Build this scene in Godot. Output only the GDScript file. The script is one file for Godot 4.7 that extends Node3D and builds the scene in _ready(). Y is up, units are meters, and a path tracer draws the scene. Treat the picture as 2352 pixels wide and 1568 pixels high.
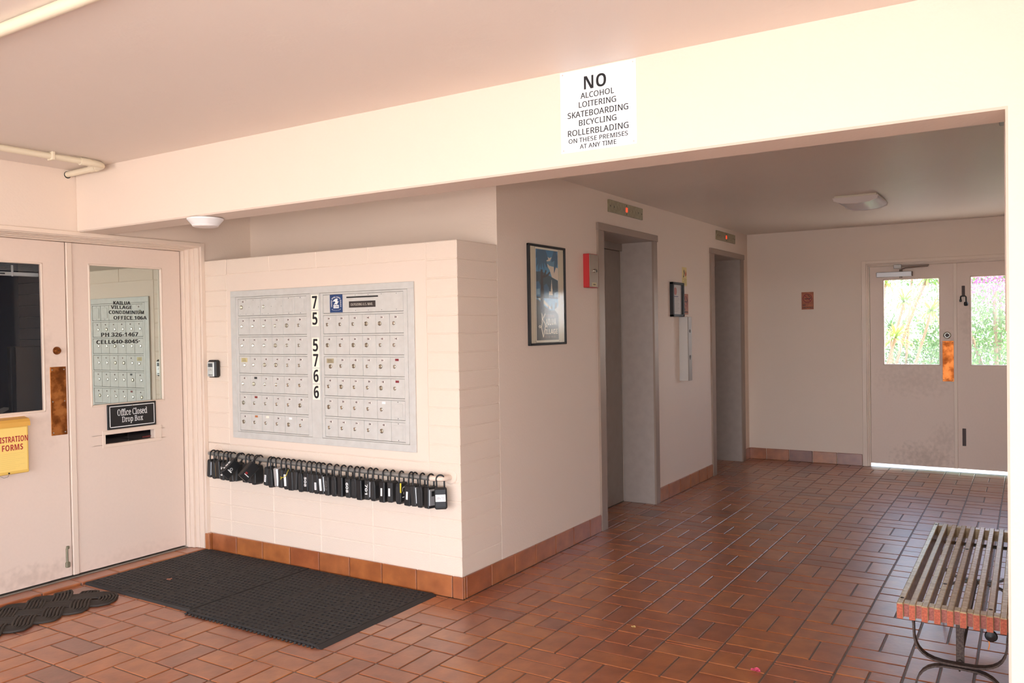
extends Node3D

# ------------------------------------------------------------------ mesh building
class MB:
	var v := PackedVector3Array()
	var n := PackedVector3Array()
	var t := PackedVector2Array()
	var ix := PackedInt32Array()
	var uaxis := -1   # planar texture layout: axis of u, u from ua to ub, v from va (top) to vb
	var ua := 0.0
	var ub := 1.0
	var va := 1.0
	var vb := 0.0

	func vert(p: Vector3, nn: Vector3, uv: Vector2) -> int:
		v.append(p); n.append(nn)
		t.append(uv if uaxis < 0 else Vector2((p[uaxis] - ua) / (ub - ua), (p.y - va) / (vb - va)))
		return v.size() - 1

	# convex polygon, flat normal pointing the way of hint
	func poly(pts: Array, hint: Vector3) -> void:
		var nn: Vector3 = (pts[1] - pts[0]).cross(pts[2] - pts[0])
		if nn.length_squared() < 1e-16 and pts.size() > 3:
			nn = (pts[2] - pts[0]).cross(pts[3] - pts[0])
		nn = nn.normalized()
		var q := pts.duplicate()
		if nn.dot(hint) < 0.0:
			q.reverse(); nn = -nn
		var b := v.size()
		var us := [Vector2(0, 1), Vector2(1, 1), Vector2(1, 0), Vector2(0, 0)]
		for i in q.size():
			vert(q[i], nn, us[i % 4])
		for i in range(1, q.size() - 1):
			ix.append_array([b, b + i + 1, b + i])

	# quad with given corner normals (counter-clockwise seen from outside)
	func squad(a: Array, nn: Array) -> void:
		var b := v.size()
		var us := [Vector2(0, 1), Vector2(1, 1), Vector2(1, 0), Vector2(0, 0)]
		for i in 4:
			vert(a[i], nn[i], us[i])
		var f: Vector3 = (a[1] - a[0]).cross(a[2] - a[0]) + (a[2] - a[0]).cross(a[3] - a[0])
		if f.dot(nn[0] + nn[1] + nn[2] + nn[3]) >= 0.0:
			ix.append_array([b, b + 2, b + 1, b, b + 3, b + 2])
		else:
			ix.append_array([b, b + 1, b + 2, b, b + 2, b + 3])

	func box(lo: Vector3, hi: Vector3, bev := 0.0, xf := Transform3D.IDENTITY) -> MB:
		var c := (lo + hi) / 2.0
		var h := (hi - lo) / 2.0
		bev = minf(bev, minf(h.x, minf(h.y, h.z)) * 0.95)
		for a in 3:
			var b1 := (a + 1) % 3
			var b2 := (a + 2) % 3
			for s in [-1.0, 1.0]:
				var pts := []
				for k in [[-1.0, -1.0], [1.0, -1.0], [1.0, 1.0], [-1.0, 1.0]]:
					var p := Vector3.ZERO
					p[a] = s * h[a]; p[b1] = k[0] * (h[b1] - bev); p[b2] = k[1] * (h[b2] - bev)
					pts.append(xf * (c + p))
				var d := Vector3.ZERO
				d[a] = s
				poly(pts, xf.basis * d)
			if bev > 0.0:
				for s1 in [-1.0, 1.0]:
					for s2 in [-1.0, 1.0]:
						var pts2 := []
						for k in [[0, -1.0], [1, -1.0], [1, 1.0], [0, 1.0]]:
							var p := Vector3.ZERO
							p[a] = k[1] * (h[a] - bev)
							p[b1] = s1 * (h[b1] - (bev if k[0] == 0 else 0.0))
							p[b2] = s2 * (h[b2] - (bev if k[0] == 1 else 0.0))
							pts2.append(xf * (c + p))
						var d2 := Vector3.ZERO
						d2[b1] = s1; d2[b2] = s2
						poly(pts2, xf.basis * d2)
		if bev > 0.0:
			for sx in [-1.0, 1.0]:
				for sy in [-1.0, 1.0]:
					for sz in [-1.0, 1.0]:
						var o := Vector3(sx, sy, sz)
						var pts3 := []
						for a in 3:
							var p := Vector3.ZERO
							for k in 3:
								p[k] = o[k] * (h[k] - (0.0 if k == a else bev))
							pts3.append(xf * (c + p))
						poly(pts3, xf.basis * o)
		return self

	func tube(path: Array, r: float, sides := 8, caps := true) -> MB:
		var m := path.size()
		var prev := Vector3.ZERO
		var rings := []
		var nrm := []
		for i in m:
			var d: Vector3
			if i == 0: d = path[1] - path[0]
			elif i == m - 1: d = path[m - 1] - path[m - 2]
			else: d = (path[i + 1] - path[i]).normalized() + (path[i] - path[i - 1]).normalized()
			d = d.normalized()
			if i == 0:
				prev = Vector3.UP.cross(d)
				if prev.length() < 0.1: prev = Vector3.RIGHT.cross(d)
			var s := (prev - d * prev.dot(d)).normalized()
			prev = s
			var u := d.cross(s)
			var ring := []
			var nr := []
			for k in sides:
				var an := TAU * k / sides
				var o := s * cos(an) + u * sin(an)
				nr.append(o); ring.append(path[i] + o * r)
			rings.append(ring); nrm.append(nr)
		for i in m - 1:
			for k in sides:
				var k2 := (k + 1) % sides
				squad([rings[i][k], rings[i][k2], rings[i + 1][k2], rings[i + 1][k]], [nrm[i][k], nrm[i][k2], nrm[i + 1][k2], nrm[i + 1][k]])
		if caps:
			poly(rings[0], path[0] - path[1])
			poly(rings[m - 1], path[m - 1] - path[m - 2])
		return self

	# profile of (radius, height) along the axis xf.basis.y
	func lathe(prof: Array, xf: Transform3D, seg := 20) -> MB:
		for i in prof.size() - 1:
			var a: Vector2 = prof[i]
			var b: Vector2 = prof[i + 1]
			var sl := Vector2(b.y - a.y, -(b.x - a.x)).normalized()
			for k in seg:
				var a1 := TAU * k / seg
				var a2 := TAU * (k + 1) / seg
				var d1 := Vector3(cos(a1), 0, sin(a1))
				var d2 := Vector3(cos(a2), 0, sin(a2))
				var n1 := xf.basis * (d1 * sl.x + Vector3(0, sl.y, 0))
				var n2 := xf.basis * (d2 * sl.x + Vector3(0, sl.y, 0))
				var p := [xf * (d1 * a.x + Vector3(0, a.y, 0)), xf * (d2 * a.x + Vector3(0, a.y, 0)), xf * (d2 * b.x + Vector3(0, b.y, 0)), xf * (d1 * b.x + Vector3(0, b.y, 0))]
				squad(p, [n1, n2, n2, n1])
		return self

	# polygon in local xy (counter-clockwise), from z = 0 to z = depth, front edge chamfered by bev
	func prism(pg: PackedVector2Array, xf: Transform3D, depth: float, bev := 0.0) -> MB:
		var p := pg.duplicate()
		if Geometry2D.is_polygon_clockwise(p):
			p.reverse()
		var m := p.size()
		var q := PackedVector2Array()
		for i in m:
			var e1 := (p[i] - p[(i + m - 1) % m]).normalized()
			var e2 := (p[(i + 1) % m] - p[i]).normalized()
			var n1 := Vector2(-e1.y, e1.x)
			var n2 := Vector2(-e2.y, e2.x)
			var k := maxf(0.3, 1.0 + n1.dot(n2))
			q.append(p[i] + (n1 + n2) / k * bev)
		var tri := Geometry2D.triangulate_polygon(q)
		for i in range(0, tri.size(), 3):
			var f := []
			var g := []
			for k in 3:
				var a := q[tri[i + k]]
				var b := p[tri[i + k]]
				f.append(xf * Vector3(a.x, a.y, depth)); g.append(xf * Vector3(b.x, b.y, 0))
			poly(f, xf.basis.z); poly(g, -xf.basis.z)
		for i in m:
			var j := (i + 1) % m
			var e := p[j] - p[i]
			var hint := xf.basis * Vector3(e.y, -e.x, 0)
			poly([xf * Vector3(p[i].x, p[i].y, 0), xf * Vector3(p[j].x, p[j].y, 0), xf * Vector3(p[j].x, p[j].y, depth - bev), xf * Vector3(p[i].x, p[i].y, depth - bev)], hint)
			if bev > 0.0:
				poly([xf * Vector3(p[i].x, p[i].y, depth - bev), xf * Vector3(p[j].x, p[j].y, depth - bev), xf * Vector3(q[j].x, q[j].y, depth), xf * Vector3(q[i].x, q[i].y, depth)], hint + xf.basis.z * e.length())
		return self

	func mesh(mat: Material) -> ArrayMesh:
		var arr := []
		arr.resize(Mesh.ARRAY_MAX)
		arr[Mesh.ARRAY_VERTEX] = v
		arr[Mesh.ARRAY_NORMAL] = n
		arr[Mesh.ARRAY_TEX_UV] = t
		arr[Mesh.ARRAY_INDEX] = ix
		var m := ArrayMesh.new()
		m.add_surface_from_arrays(Mesh.PRIMITIVE_TRIANGLES, arr)
		m.surface_set_material(0, mat)
		return m

# ------------------------------------------------------------------ helpers
var M := {}
var taken := {}
var rng := RandomNumberGenerator.new()
const YX := Basis(Vector3(0, 0, -1), Vector3(0, 1, 0), Vector3(1, 0, 0))   # local z -> +x, local x -> -z (things on walls that face +x)
const CAM := Vector3(2.61247, 1.46283, 3.61716)

func mb() -> MB:
	return MB.new()

func c8(r, g, b) -> Color:
	return Color(r / 255.0, g / 255.0, b / 255.0)

func numbered(called: String) -> String:
	if not taken.has(called):
		taken[called] = 0
		return called
	taken[called] += 1
	return "%s_%03d" % [called, taken[called]]

func tag(o: Node, label: String, category := "", group := "", kind := ""):
	o.set_meta("label", label)
	if category: o.set_meta("category", category)
	if group: o.set_meta("group", group)
	if kind: o.set_meta("kind", kind)
	return o

func thing(called: String, label: String, category: String, at := Vector3.ZERO, group := "") -> Node3D:
	var o := Node3D.new()
	o.name = numbered(called)
	add_child(o)
	o.position = at
	tag(o, label, category, group)
	return o

func struct(called: String, label: String, at := Vector3.ZERO) -> Node3D:
	var o := Node3D.new()
	o.name = numbered(called)
	add_child(o)
	o.position = at
	o.set_meta("kind", "structure")
	o.set_meta("label", label)
	return o

func put(m: MB, called: String, mat: Material, parent: Node = self) -> MeshInstance3D:
	return inst(m.mesh(mat), called, parent)

func inst(me: Mesh, called: String, parent: Node = self) -> MeshInstance3D:
	var o := MeshInstance3D.new()
	o.mesh = me
	if parent == self:
		o.name = numbered(called)
		add_child(o)
	else:
		o.name = called
		parent.add_child(o, true)
	return o

func smesh(called: String, label: String, m: MB, mat: Material) -> MeshInstance3D:
	var o := put(m, called, mat)
	o.set_meta("kind", "structure")
	o.set_meta("label", label)
	return o

func bx(parent: Node, called: String, lo: Vector3, hi: Vector3, mat: Material, bev := 0.0) -> MeshInstance3D:
	return put(mb().box(lo, hi, bev), called, mat, parent)

func mat(col: Color, rough := 0.6, metal := 0.0, bump := "", scale := 1.0, amount := 0.0, colnoise := "", cscale := 1.0) -> StandardMaterial3D:
	var m := StandardMaterial3D.new()
	m.albedo_color = col
	m.roughness = rough
	m.metallic = metal
	if bump:
		m.heightmap_enabled = true
		m.heightmap_texture = tex(bump)
		m.heightmap_scale = amount
		m.uv1_triplanar = true
		m.uv1_world_triplanar = true
		m.uv1_scale = Vector3.ONE * scale
	if colnoise:
		m.albedo_texture = tex(colnoise)
		m.uv1_triplanar = true
		m.uv1_world_triplanar = true
		m.uv1_scale = Vector3.ONE * (scale if bump else cscale)
	return m

var texes := {}
func tex(kind: String) -> Texture2D:
	if texes.has(kind): return texes[kind]
	var f := FastNoiseLite.new()
	f.seed = kind.hash() % 1000
	var t := NoiseTexture2D.new()
	t.width = 512; t.height = 512
	t.seamless = true
	t.noise = f
	f.noise_type = FastNoiseLite.TYPE_SIMPLEX_SMOOTH
	var g := Gradient.new()
	match kind:
		"stipple":
			f.frequency = 0.045; f.fractal_octaves = 3
		"trowel":
			f.frequency = 0.006; f.fractal_octaves = 5; f.domain_warp_enabled = true; f.domain_warp_amplitude = 40.0
		"mottle":
			f.frequency = 0.012; f.fractal_octaves = 5
			g.set_color(0, Color(0.86, 0.84, 0.82)); g.set_color(1, Color(1, 1, 1))
			t.color_ramp = g
		"faint":
			f.frequency = 0.015; f.fractal_octaves = 5
			g.set_color(0, Color(0.955, 0.95, 0.945)); g.set_color(1, Color(1, 1, 1))
			t.color_ramp = g
		"clay":
			f.frequency = 0.008; f.fractal_octaves = 5
			g.set_color(0, Color(0.80, 0.74, 0.70)); g.set_color(1, Color(1, 1, 1))
			t.color_ramp = g
		"grain":
			f.frequency = 0.02; f.fractal_octaves = 4
			g.set_color(0, Color(0.72, 0.66, 0.6)); g.set_color(1, Color(1, 1, 1))
			t.color_ramp = g
		"tarnish":
			f.frequency = 0.014; f.fractal_octaves = 5; f.domain_warp_enabled = true; f.domain_warp_amplitude = 25.0
			g.set_color(0, Color(0.5, 0.42, 0.42)); g.set_color(1, Color(1, 1, 1))
			g.add_point(0.4, Color(0.74, 0.66, 0.6)); g.add_point(0.62, Color(0.95, 0.9, 0.85))
			t.color_ramp = g
		"rust":
			f.frequency = 0.03; f.fractal_octaves = 5
			g.set_color(0, Color(0.55, 0.45, 0.4)); g.set_color(1, Color(1, 1, 1))
			t.color_ramp = g
	texes[kind] = t
	return t

var fonts := {}
func font(kind: String) -> Font:
	if fonts.has(kind): return fonts[kind]
	var f := SystemFont.new()
	f.font_names = PackedStringArray([{"s": "Droid Sans", "e": "Droid Sans", "b": "Droid Sans", "r": "Droid Serif", "m": "Droid Sans Mono"}[kind]])
	if kind == "b": f.font_weight = 700
	if kind == "e":
		var fv := FontVariation.new()
		fv.base_font = f
		fv.variation_embolden = 0.35
		fonts[kind] = fv
		return fv
	fonts[kind] = f
	return f

# lettering that fills a rectangle w x h, its middle at pos; basis b: local x reading direction, local z out of the surface
func text(parent: Node, called: String, s: String, kind: String, w: float, h: float, pos: Vector3, b: Basis, m: Material, depth := 0.0008) -> MeshInstance3D:
	var tm := TextMesh.new()
	tm.text = s
	tm.font = font(kind)
	tm.font_size = 48
	tm.pixel_size = 0.01
	tm.depth = 0.01
	tm.curve_step = 3.0
	tm.material = m
	var bb := tm.get_aabb()
	var o := inst(tm, called, parent)
	var sc := Vector3(w / maxf(bb.size.x, 1e-4), h / maxf(bb.size.y, 1e-4), depth / maxf(bb.size.z, 1e-4))
	var bs := Basis(b.x * sc.x, b.y * sc.y, b.z * sc.z)
	o.transform = Transform3D(bs, pos - bs * bb.get_center())
	return o

func V(x, y, z) -> Vector3:
	return Vector3(x, y, z)

func project(p: Vector3) -> Vector2:
	var q := camx.affine_inverse() * p
	if q.z > -0.05: return Vector2(-9999, -9999)
	return Vector2(1176.0 + 1897.354 * q.x / -q.z, 784.0 - 1897.354 * q.y / -q.z)

var camx: Transform3D

# ------------------------------------------------------------------ the scene
func _ready():
	rng.seed = 7
	# camera
	var cam := Camera3D.new()
	cam.name = "Camera"
	camx = Transform3D(Basis(V(0.84703199, -0.01630312, -0.53129184), V(0.00523281, 0.99973685, -0.02233512), V(0.53151617, 0.01613841, 0.8468944)), CAM)
	cam.transform = camx
	cam.fov = rad_to_deg(2.0 * atan(784.0 / 1897.354))
	cam.near = 0.05
	cam.far = 300.0
	add_child(cam)
	cam.current = true
	# sky and exposure
	var env := Environment.new()
	env.background_mode = Environment.BG_SKY
	var sky := Sky.new()
	var sm := ProceduralSkyMaterial.new()
	sm.sky_top_color = c8(150, 176, 212)
	sm.sky_horizon_color = c8(228, 228, 226)
	sm.ground_horizon_color = c8(205, 200, 190)
	sm.ground_bottom_color = c8(150, 140, 128)
	sm.sky_energy_multiplier = 3.3
	sm.ground_energy_multiplier = 2.2
	sm.sun_angle_max = 1.0
	sky.sky_material = sm
	env.sky = sky
	env.tonemap_mode = Environment.TONE_MAPPER_LINEAR
	env.tonemap_exposure = 0.79
	env.sdfgi_enabled = true
	env.ssao_enabled = true
	env.ssil_enabled = true
	var we := WorldEnvironment.new()
	we.name = "WorldEnvironment"
	we.environment = env
	add_child(we)
	# sun: high, from the right of the building
	var sun := DirectionalLight3D.new()
	sun.name = "Sun"
	sun.light_energy = 10.0
	sun.light_color = c8(255, 241, 220)
	sun.light_angular_distance = 0.5
	sun.shadow_enabled = true
	add_child(sun)
	sun.look_at_from_position(V(8, 14, 1.0), Vector3.ZERO)
	# the pop-up flash of the photographer's camera (its shadow line runs under the beam)
	var flash := SpotLight3D.new()
	flash.name = "CameraFlash"
	flash.light_energy = 2.8
	flash.light_color = c8(255, 250, 244)
	flash.light_size = 0.02
	flash.spot_angle = 50.0
	flash.spot_angle_attenuation = 0.6
	flash.spot_range = 30.0
	flash.spot_attenuation = 2.0
	flash.shadow_enabled = true
	add_child(flash)
	flash.transform = Transform3D(camx.basis, CAM + camx.basis.y * 0.107)

	materials()
	shell()
	floor_tiles()
	mail_wall()
	office_doors()
	back_doors()
	elevators()
	mailboxes()
	mats()
	lock_rail()
	signs()
	lamps_and_pipes()
	bench()
	garden()
	small_things()

func materials():
	M.wall = mat(c8(231, 211, 194), 0.6, 0, "stipple", 2.2, 0.04)
	M.ceil = mat(c8(230, 216, 204), 0.5, 0, "trowel", 0.45, 0.3)
	M.hallceil = mat(c8(224, 210, 196), 0.46, 0, "trowel", 0.5, 0.4)
	M.block = mat(c8(232, 212, 194), 0.62, 0, "stipple", 5.0, 0.10)
	M.door = mat(c8(228, 205, 190), 0.45)
	M.frame = mat(c8(230, 209, 191), 0.42)
	M.panel = mat(c8(206, 203, 197), 0.42, 0.0, "", 1, 0, "faint", 2.0)
	M.paneldark = mat(c8(60, 58, 55), 0.6)
	M.black = mat(c8(22, 22, 23), 0.5)
	M.ink = mat(c8(9, 8, 16), 0.6)
	M.white = mat(c8(240, 240, 238), 0.5)
	M.paper = mat(c8(236, 232, 224), 0.7)
	M.chrome = mat(c8(200, 196, 186), 0.22, 1.0)
	M.brasslock = mat(c8(172, 164, 148), 0.3, 1.0)
	M.steel = mat(c8(150, 150, 148), 0.34, 1.0)
	M.rubber = mat(c8(48, 44, 42), 0.75, 0, "stipple", 5.0, 0.05)
	M.mat2 = mat(c8(58, 50, 44), 0.8)
	M.grout = mat(c8(112, 94, 86), 0.45, 0, "stipple", 4.0, 0.1)
	M.copper = mat(c8(190, 116, 62), 0.38, 1.0, "", 1, 0, "tarnish", 1.3)
	M.brass = mat(c8(206, 142, 84), 0.42, 1.0, "", 1, 0, "tarnish", 1.3)
	M.elev = mat(c8(152, 138, 128), 0.42, 0.35, "", 1, 0, "faint", 1.0)
	M.elevframe = mat(c8(156, 136, 122), 0.4, 0.2)
	M.reveal = mat(c8(180, 166, 157), 0.4, 0.1, "", 1, 0, "faint", 1.5)
	M.pipe = mat(c8(228, 214, 188), 0.4)
	M.plastic = mat(c8(238, 234, 232), 0.35)
	var gl := StandardMaterial3D.new()
	gl.albedo_color = Color(0.9, 0.95, 0.93, 0.06)
	gl.transparency = BaseMaterial3D.TRANSPARENCY_ALPHA
	gl.roughness = 0.02
	M.glass = gl
	var gp := gl.duplicate()
	gp.metallic_specular = 0.3
	gl.metallic_specular = 0.35
	gp.albedo_color = Color(0.9, 0.95, 0.93, 0.02)
	gp.roughness = 0.08
	M.picglass = gp
	var gd := gl.duplicate()
	gd.metallic_specular = 0.28
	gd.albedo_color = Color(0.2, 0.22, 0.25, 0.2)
	M.officeglass = gd
	M.mirror = mat(c8(196, 204, 197), 0.015, 1.0)

func shell():
	# the outside ground, then floors, walls, ceilings
	smesh("ground", "sunlit pale concrete paving around the building", mb().box(V(-30, -0.5, -40), V(40, -0.03, 40)), mat(c8(198, 190, 178), 0.85, 0, "", 1, 0, "faint", 0.3))
	var wf := PackedVector2Array([Vector2(-2.1, 2.064), Vector2(2.555, 2.064), Vector2(2.555, 0), Vector2(6.0, 0), Vector2(6.0, 2.44), Vector2(-2.1, 2.44)])
	smesh("wall_front", "cream painted beam and pillar wall over the wide opening to the hall", mb().prism(wf, Transform3D(Basis.IDENTITY, V(0, 0, 0.688)), 0.181, 0.007), M.wall)
	smesh("ceiling", "smooth cream painted ceiling of the entrance porch", mb().box(V(-2.4, 2.419, 0.85), V(6.0, 2.8, 7.2)), M.ceil)
	smesh("ceiling_hall", "glossy painted ceiling of the elevator hall", mb().box(V(-2.4, 2.436, -5.65), V(3.3, 2.8, 0.86)), M.hallceil)
	# wall with the office doors (faces +x)
	var m := mb()
	m.box(V(-2.4, 2.068, -0.41), V(-2.1, 2.45, 7.2))
	m.box(V(-2.4, 0, 1.68), V(-2.1, 2.068, 7.2))
	m.box(V(-2.4, 0, -0.41), V(-2.1, 2.068, -0.002))
	smesh("wall_left", "cream painted wall around and above the office doors", m, M.wall)
	# upper recess wall above the block pier and elevator wall (faces +x)
	m = mb()
	m.box(V(-2.1, 1.9, -0.9), V(-0.5, 2.45, -0.4))
	m.box(V(-0.5, 0, -1.73), V(0, 2.45, -0.4))
	m.box(V(-0.5, 2.17, -5.6), V(0, 2.45, -1.73))
	m.box(V(-0.5, 0, -4.17), V(0, 2.17, -2.73))
	m.box(V(-0.5, 0, -5.6), V(0, 2.17, -5.16))
	smesh("wall_elevator", "cream plaster wall with two elevator openings", m, M.wall)
	m = mb()
	m.box(V(0.0, 0, -5.6), V(1.18, 2.06, -5.4))
	m.box(V(0.0, 2.06, -5.6), V(3.3, 2.45, -5.4))
	m.box(V(2.84, 0, -5.6), V(3.3, 2.06, -5.4))
	smesh("wall_back", "cream end wall of the hall around the double doors", m, M.wall)
	smesh("wall_right", "cream side wall of the hall behind the bench", mb().box(V(2.66, 0, -1.6), V(3.3, 2.45, 0.69)), M.wall)
	smesh("wall_added_blocker", "unseen cream wall added right of the porch to block side light", mb().box(V(3.6, 0, 0.86), V(3.8, 2.45, 2.5)), M.wall)  # unseen wall, added to keep side daylight off the pillar and beam
	smesh("wall_side", "cream side wall at the far right of the hall", mb().box(V(2.95, 0, -5.6), V(3.3, 2.45, -1.6)), M.wall)
	# office room behind the glass
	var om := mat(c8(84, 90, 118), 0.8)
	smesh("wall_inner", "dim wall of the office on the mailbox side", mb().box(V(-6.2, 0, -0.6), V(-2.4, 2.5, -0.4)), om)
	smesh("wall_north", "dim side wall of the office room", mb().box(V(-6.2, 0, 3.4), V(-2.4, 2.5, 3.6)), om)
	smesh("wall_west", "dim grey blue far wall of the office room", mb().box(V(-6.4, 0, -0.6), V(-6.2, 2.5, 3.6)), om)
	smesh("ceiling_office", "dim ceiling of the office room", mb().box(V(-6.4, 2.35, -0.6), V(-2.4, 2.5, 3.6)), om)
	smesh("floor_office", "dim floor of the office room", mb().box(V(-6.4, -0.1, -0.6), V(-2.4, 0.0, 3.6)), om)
	var ob := struct("wall_rear", "unlit painted block wall inside the office")
	var obm := mb().box(V(0, 0, 0), V(0.40, 0.098, 0.02), 0.004).mesh(mat(c8(214, 190, 186), 0.7))
	for r in 23:
		for k in 7:
			var b := inst(obm, "block", ob)
			b.position = V(-5.2 + k * 0.406, r * 0.1016 + 0.01, -0.4)
	# baseboards: quarry tile skirting, tile by tile
	tiles_row("baseboard_mailbox", "orange brown quarry tile skirting under the mailbox wall", [-2.0574, -1.8126, -1.5636, -1.3143, -1.0631, -0.8137, -0.5627, -0.3093, -0.0596, 0.013], "front")
	tiles_row("baseboard_elevator", "brown quarry tile skirting along the elevator wall", [0.0, -0.022, -0.2703, -0.5183, -0.7682, -1.0183, -1.2679, -1.5127, -1.695], "side")
	tiles_row("baseboard_elevator", "brown quarry tile skirting between the two elevators", [-2.775, -2.991, -3.2591, -3.5086, -3.7517, -3.9725, -4.14], "side")
	tiles_row("baseboard_back", "dark red brown quarry tile skirting on the end wall", [0.0074, 0.1866, 0.4271, 0.6685, 0.9104, 1.158], "back")
	tiles_row("baseboard_elevator", "short piece of brown tile skirting in the far corner", [-5.23, -5.39], "side")
	# the return piece beside the door frame
	var rt := struct("baseboard_left", "narrow quarry tile end piece beside the office door frame")
	bx(rt, "tile", V(-2.1, 0.0, -0.0), V(-2.0595, 0.1185, 0.035), tile_mats(3), 0.003)

var TM := []
func tile_mats(i: int) -> StandardMaterial3D:
	if TM.is_empty():
		for c in [c8(180, 107, 58), c8(176, 102, 56), c8(170, 98, 57), c8(185, 112, 58), c8(165, 94, 56), c8(181, 106, 53), c8(154, 89, 60), c8(174, 98, 54), c8(140, 82, 61)]:
			var m := mat(c, 0.36, 0, "stipple", 2.0, 0.05)
			m.metallic_specular = 0.62
			m.clearcoat_enabled = true
			m.clearcoat = 0.8
			m.clearcoat_roughness = 0.32
			m.albedo_texture = tex("clay")
			m.uv1_scale = Vector3.ONE * 1.6
			TM.append(m)
	return TM[i % TM.size()]

func tiles_row(called: String, label: String, js: Array, side: String):
	var o := struct(called, label)
	var g := 0.0028
	for i in js.size() - 1:
		var a: float = minf(js[i], js[i + 1]) + g
		var b: float = maxf(js[i], js[i + 1]) - g
		var mt := tile_mats([3, 0, 5, 1, 3, 7, 5, 0, 1][(i * 5 + called.length()) % 9])
		if side == "back": mt = tile_mats([1, 0, 8, 3, 6][i % 5])
		match side:
			"front": bx(o, "tile", V(a, 0, -0.002), V(b, 0.1185, 0.012), mt, 0.003)
			"side": bx(o, "tile", V(-0.002, 0, a), V(0.012, 0.1185, b), mt, 0.003)
			"back": bx(o, "tile", V(a, 0, -5.402), V(b, 0.1185, -5.388), mt, 0.003)

func floor_tiles():
	var f := struct("floor", "basket weave floor of red brown quarry tiles")
	bx(f, "grout_bed", V(-2.26, -0.3, -5.45), V(3.4, -0.0035, 4.2), M.grout)
	bx(f, "grout_bed", V(-0.3, -0.3, -5.2), V(0.0, -0.0036, -1.7), M.grout)
	var sx := 0.249
	var sz := 0.244
	var g := 0.0042
	var list := []
	for i in range(-15, 10):
		for j in range(-18, 26):
			# module: x in [1.415 + (i-1) sx, 1.415 + i sx], z in [0.158 - (j+1) sz, 0.158 - j sz]
			var x0 := 1.415 + (i - 1) * sx
			var z0 := 0.158 - (j + 1) * sz
			var along_z := (i + j) % 2 != 0
			for k in 2:
				var lo: Vector2
				var hi: Vector2
				if along_z:
					lo = Vector2(x0 + k * sx / 2, z0); hi = Vector2(x0 + (k + 1) * sx / 2, z0 + sz)
				else:
					lo = Vector2(x0, z0 + k * sz / 2); hi = Vector2(x0 + sx, z0 + (k + 1) * sz / 2)
				var parts := clip_tile(lo + Vector2(g, g), hi - Vector2(g, g))
				for r in parts:
					var c := Vector3((r[0].x + r[1].x) / 2, 0, (r[0].y + r[1].y) / 2)
					var px := project(c)
					var inside := px.x > -60 and px.x < 2360 and px.y < 1640 and not (c.x > 2.6 and c.z < 0.9)
					if c.x < -0.2 and c.x > -2.1 and c.z > 0.02 and c.z < 0.86: inside = false
					var area: float = (r[1].x - r[0].x) * (r[1].y - r[0].y) / pow((c - CAM).length(), 3.0) if inside else 0.0
					list.append([area, r[0], r[1], along_z])
	list.sort_custom(func(a, b): return a[0] > b[0])
	var shared := {}
	var rest := {}
	for q in list.size():
		var e = list[q]
		var lo: Vector2 = e[1]
		var hi: Vector2 = e[2]
		var tone := rng.randi_range(0, 8)
		if tone in [6, 8] and rng.randf() < 0.65: tone = 1 if tone == 8 else 3
		var up := rng.randf_range(-0.0008, 0.0008)
		if q < 300 and e[0] > 0.0:
			var sz2 := hi - lo
			var key := "%d_%d_%d" % [roundi(sz2.x * 1000), roundi(sz2.y * 1000), tone]
			if not shared.has(key):
				shared[key] = mb().box(V(-sz2.x / 2, -0.012, -sz2.y / 2), V(sz2.x / 2, 0, sz2.y / 2), 0.0022).mesh(tile_mats(tone))
			var o := inst(shared[key], "tile", f)
			o.position = V((lo.x + hi.x) / 2, up, (lo.y + hi.y) / 2)
			o.rotation = V(rng.randf_range(-0.0025, 0.0025), 0, rng.randf_range(-0.0025, 0.0025))
		else:
			if not rest.has(tone): rest[tone] = mb()
			rest[tone].box(V(lo.x, -0.012, lo.y), V(hi.x, up, hi.y), 0.0022)
	var far := MeshInstance3D.new()
	var am := ArrayMesh.new()
	for tone in rest:
		var r: MB = rest[tone]
		var arr := []
		arr.resize(Mesh.ARRAY_MAX)
		arr[Mesh.ARRAY_VERTEX] = r.v
		arr[Mesh.ARRAY_NORMAL] = r.n
		arr[Mesh.ARRAY_TEX_UV] = r.t
		arr[Mesh.ARRAY_INDEX] = r.ix
		am.add_surface_from_arrays(Mesh.PRIMITIVE_TRIANGLES, arr)
		am.surface_set_material(am.get_surface_count() - 1, tile_mats(tone))
	far.mesh = am
	far.name = "distant_tiles"
	far.set_meta("kind", "stuff")
	f.add_child(far)

# keep the part of a tile that lies on the floor: porch, hall, elevator bays
func clip_tile(lo: Vector2, hi: Vector2) -> Array:
	var out := []
	for r in [[Vector2(-2.104, 0.014), Vector2(3.4, 4.2)], [Vector2(0.014, -5.388), Vector2(2.95, 0.006)], [Vector2(-0.275, -2.705), Vector2(0.006, -1.795)], [Vector2(-0.275, -5.12), Vector2(0.006, -4.25)]]:
		var a := Vector2(maxf(lo.x, r[0].x), maxf(lo.y, r[0].y))
		var b := Vector2(minf(hi.x, r[1].x), minf(hi.y, r[1].y))
		if b.x - a.x > 0.012 and b.y - a.y > 0.012:
			out.append([a, b])
	return out

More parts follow.
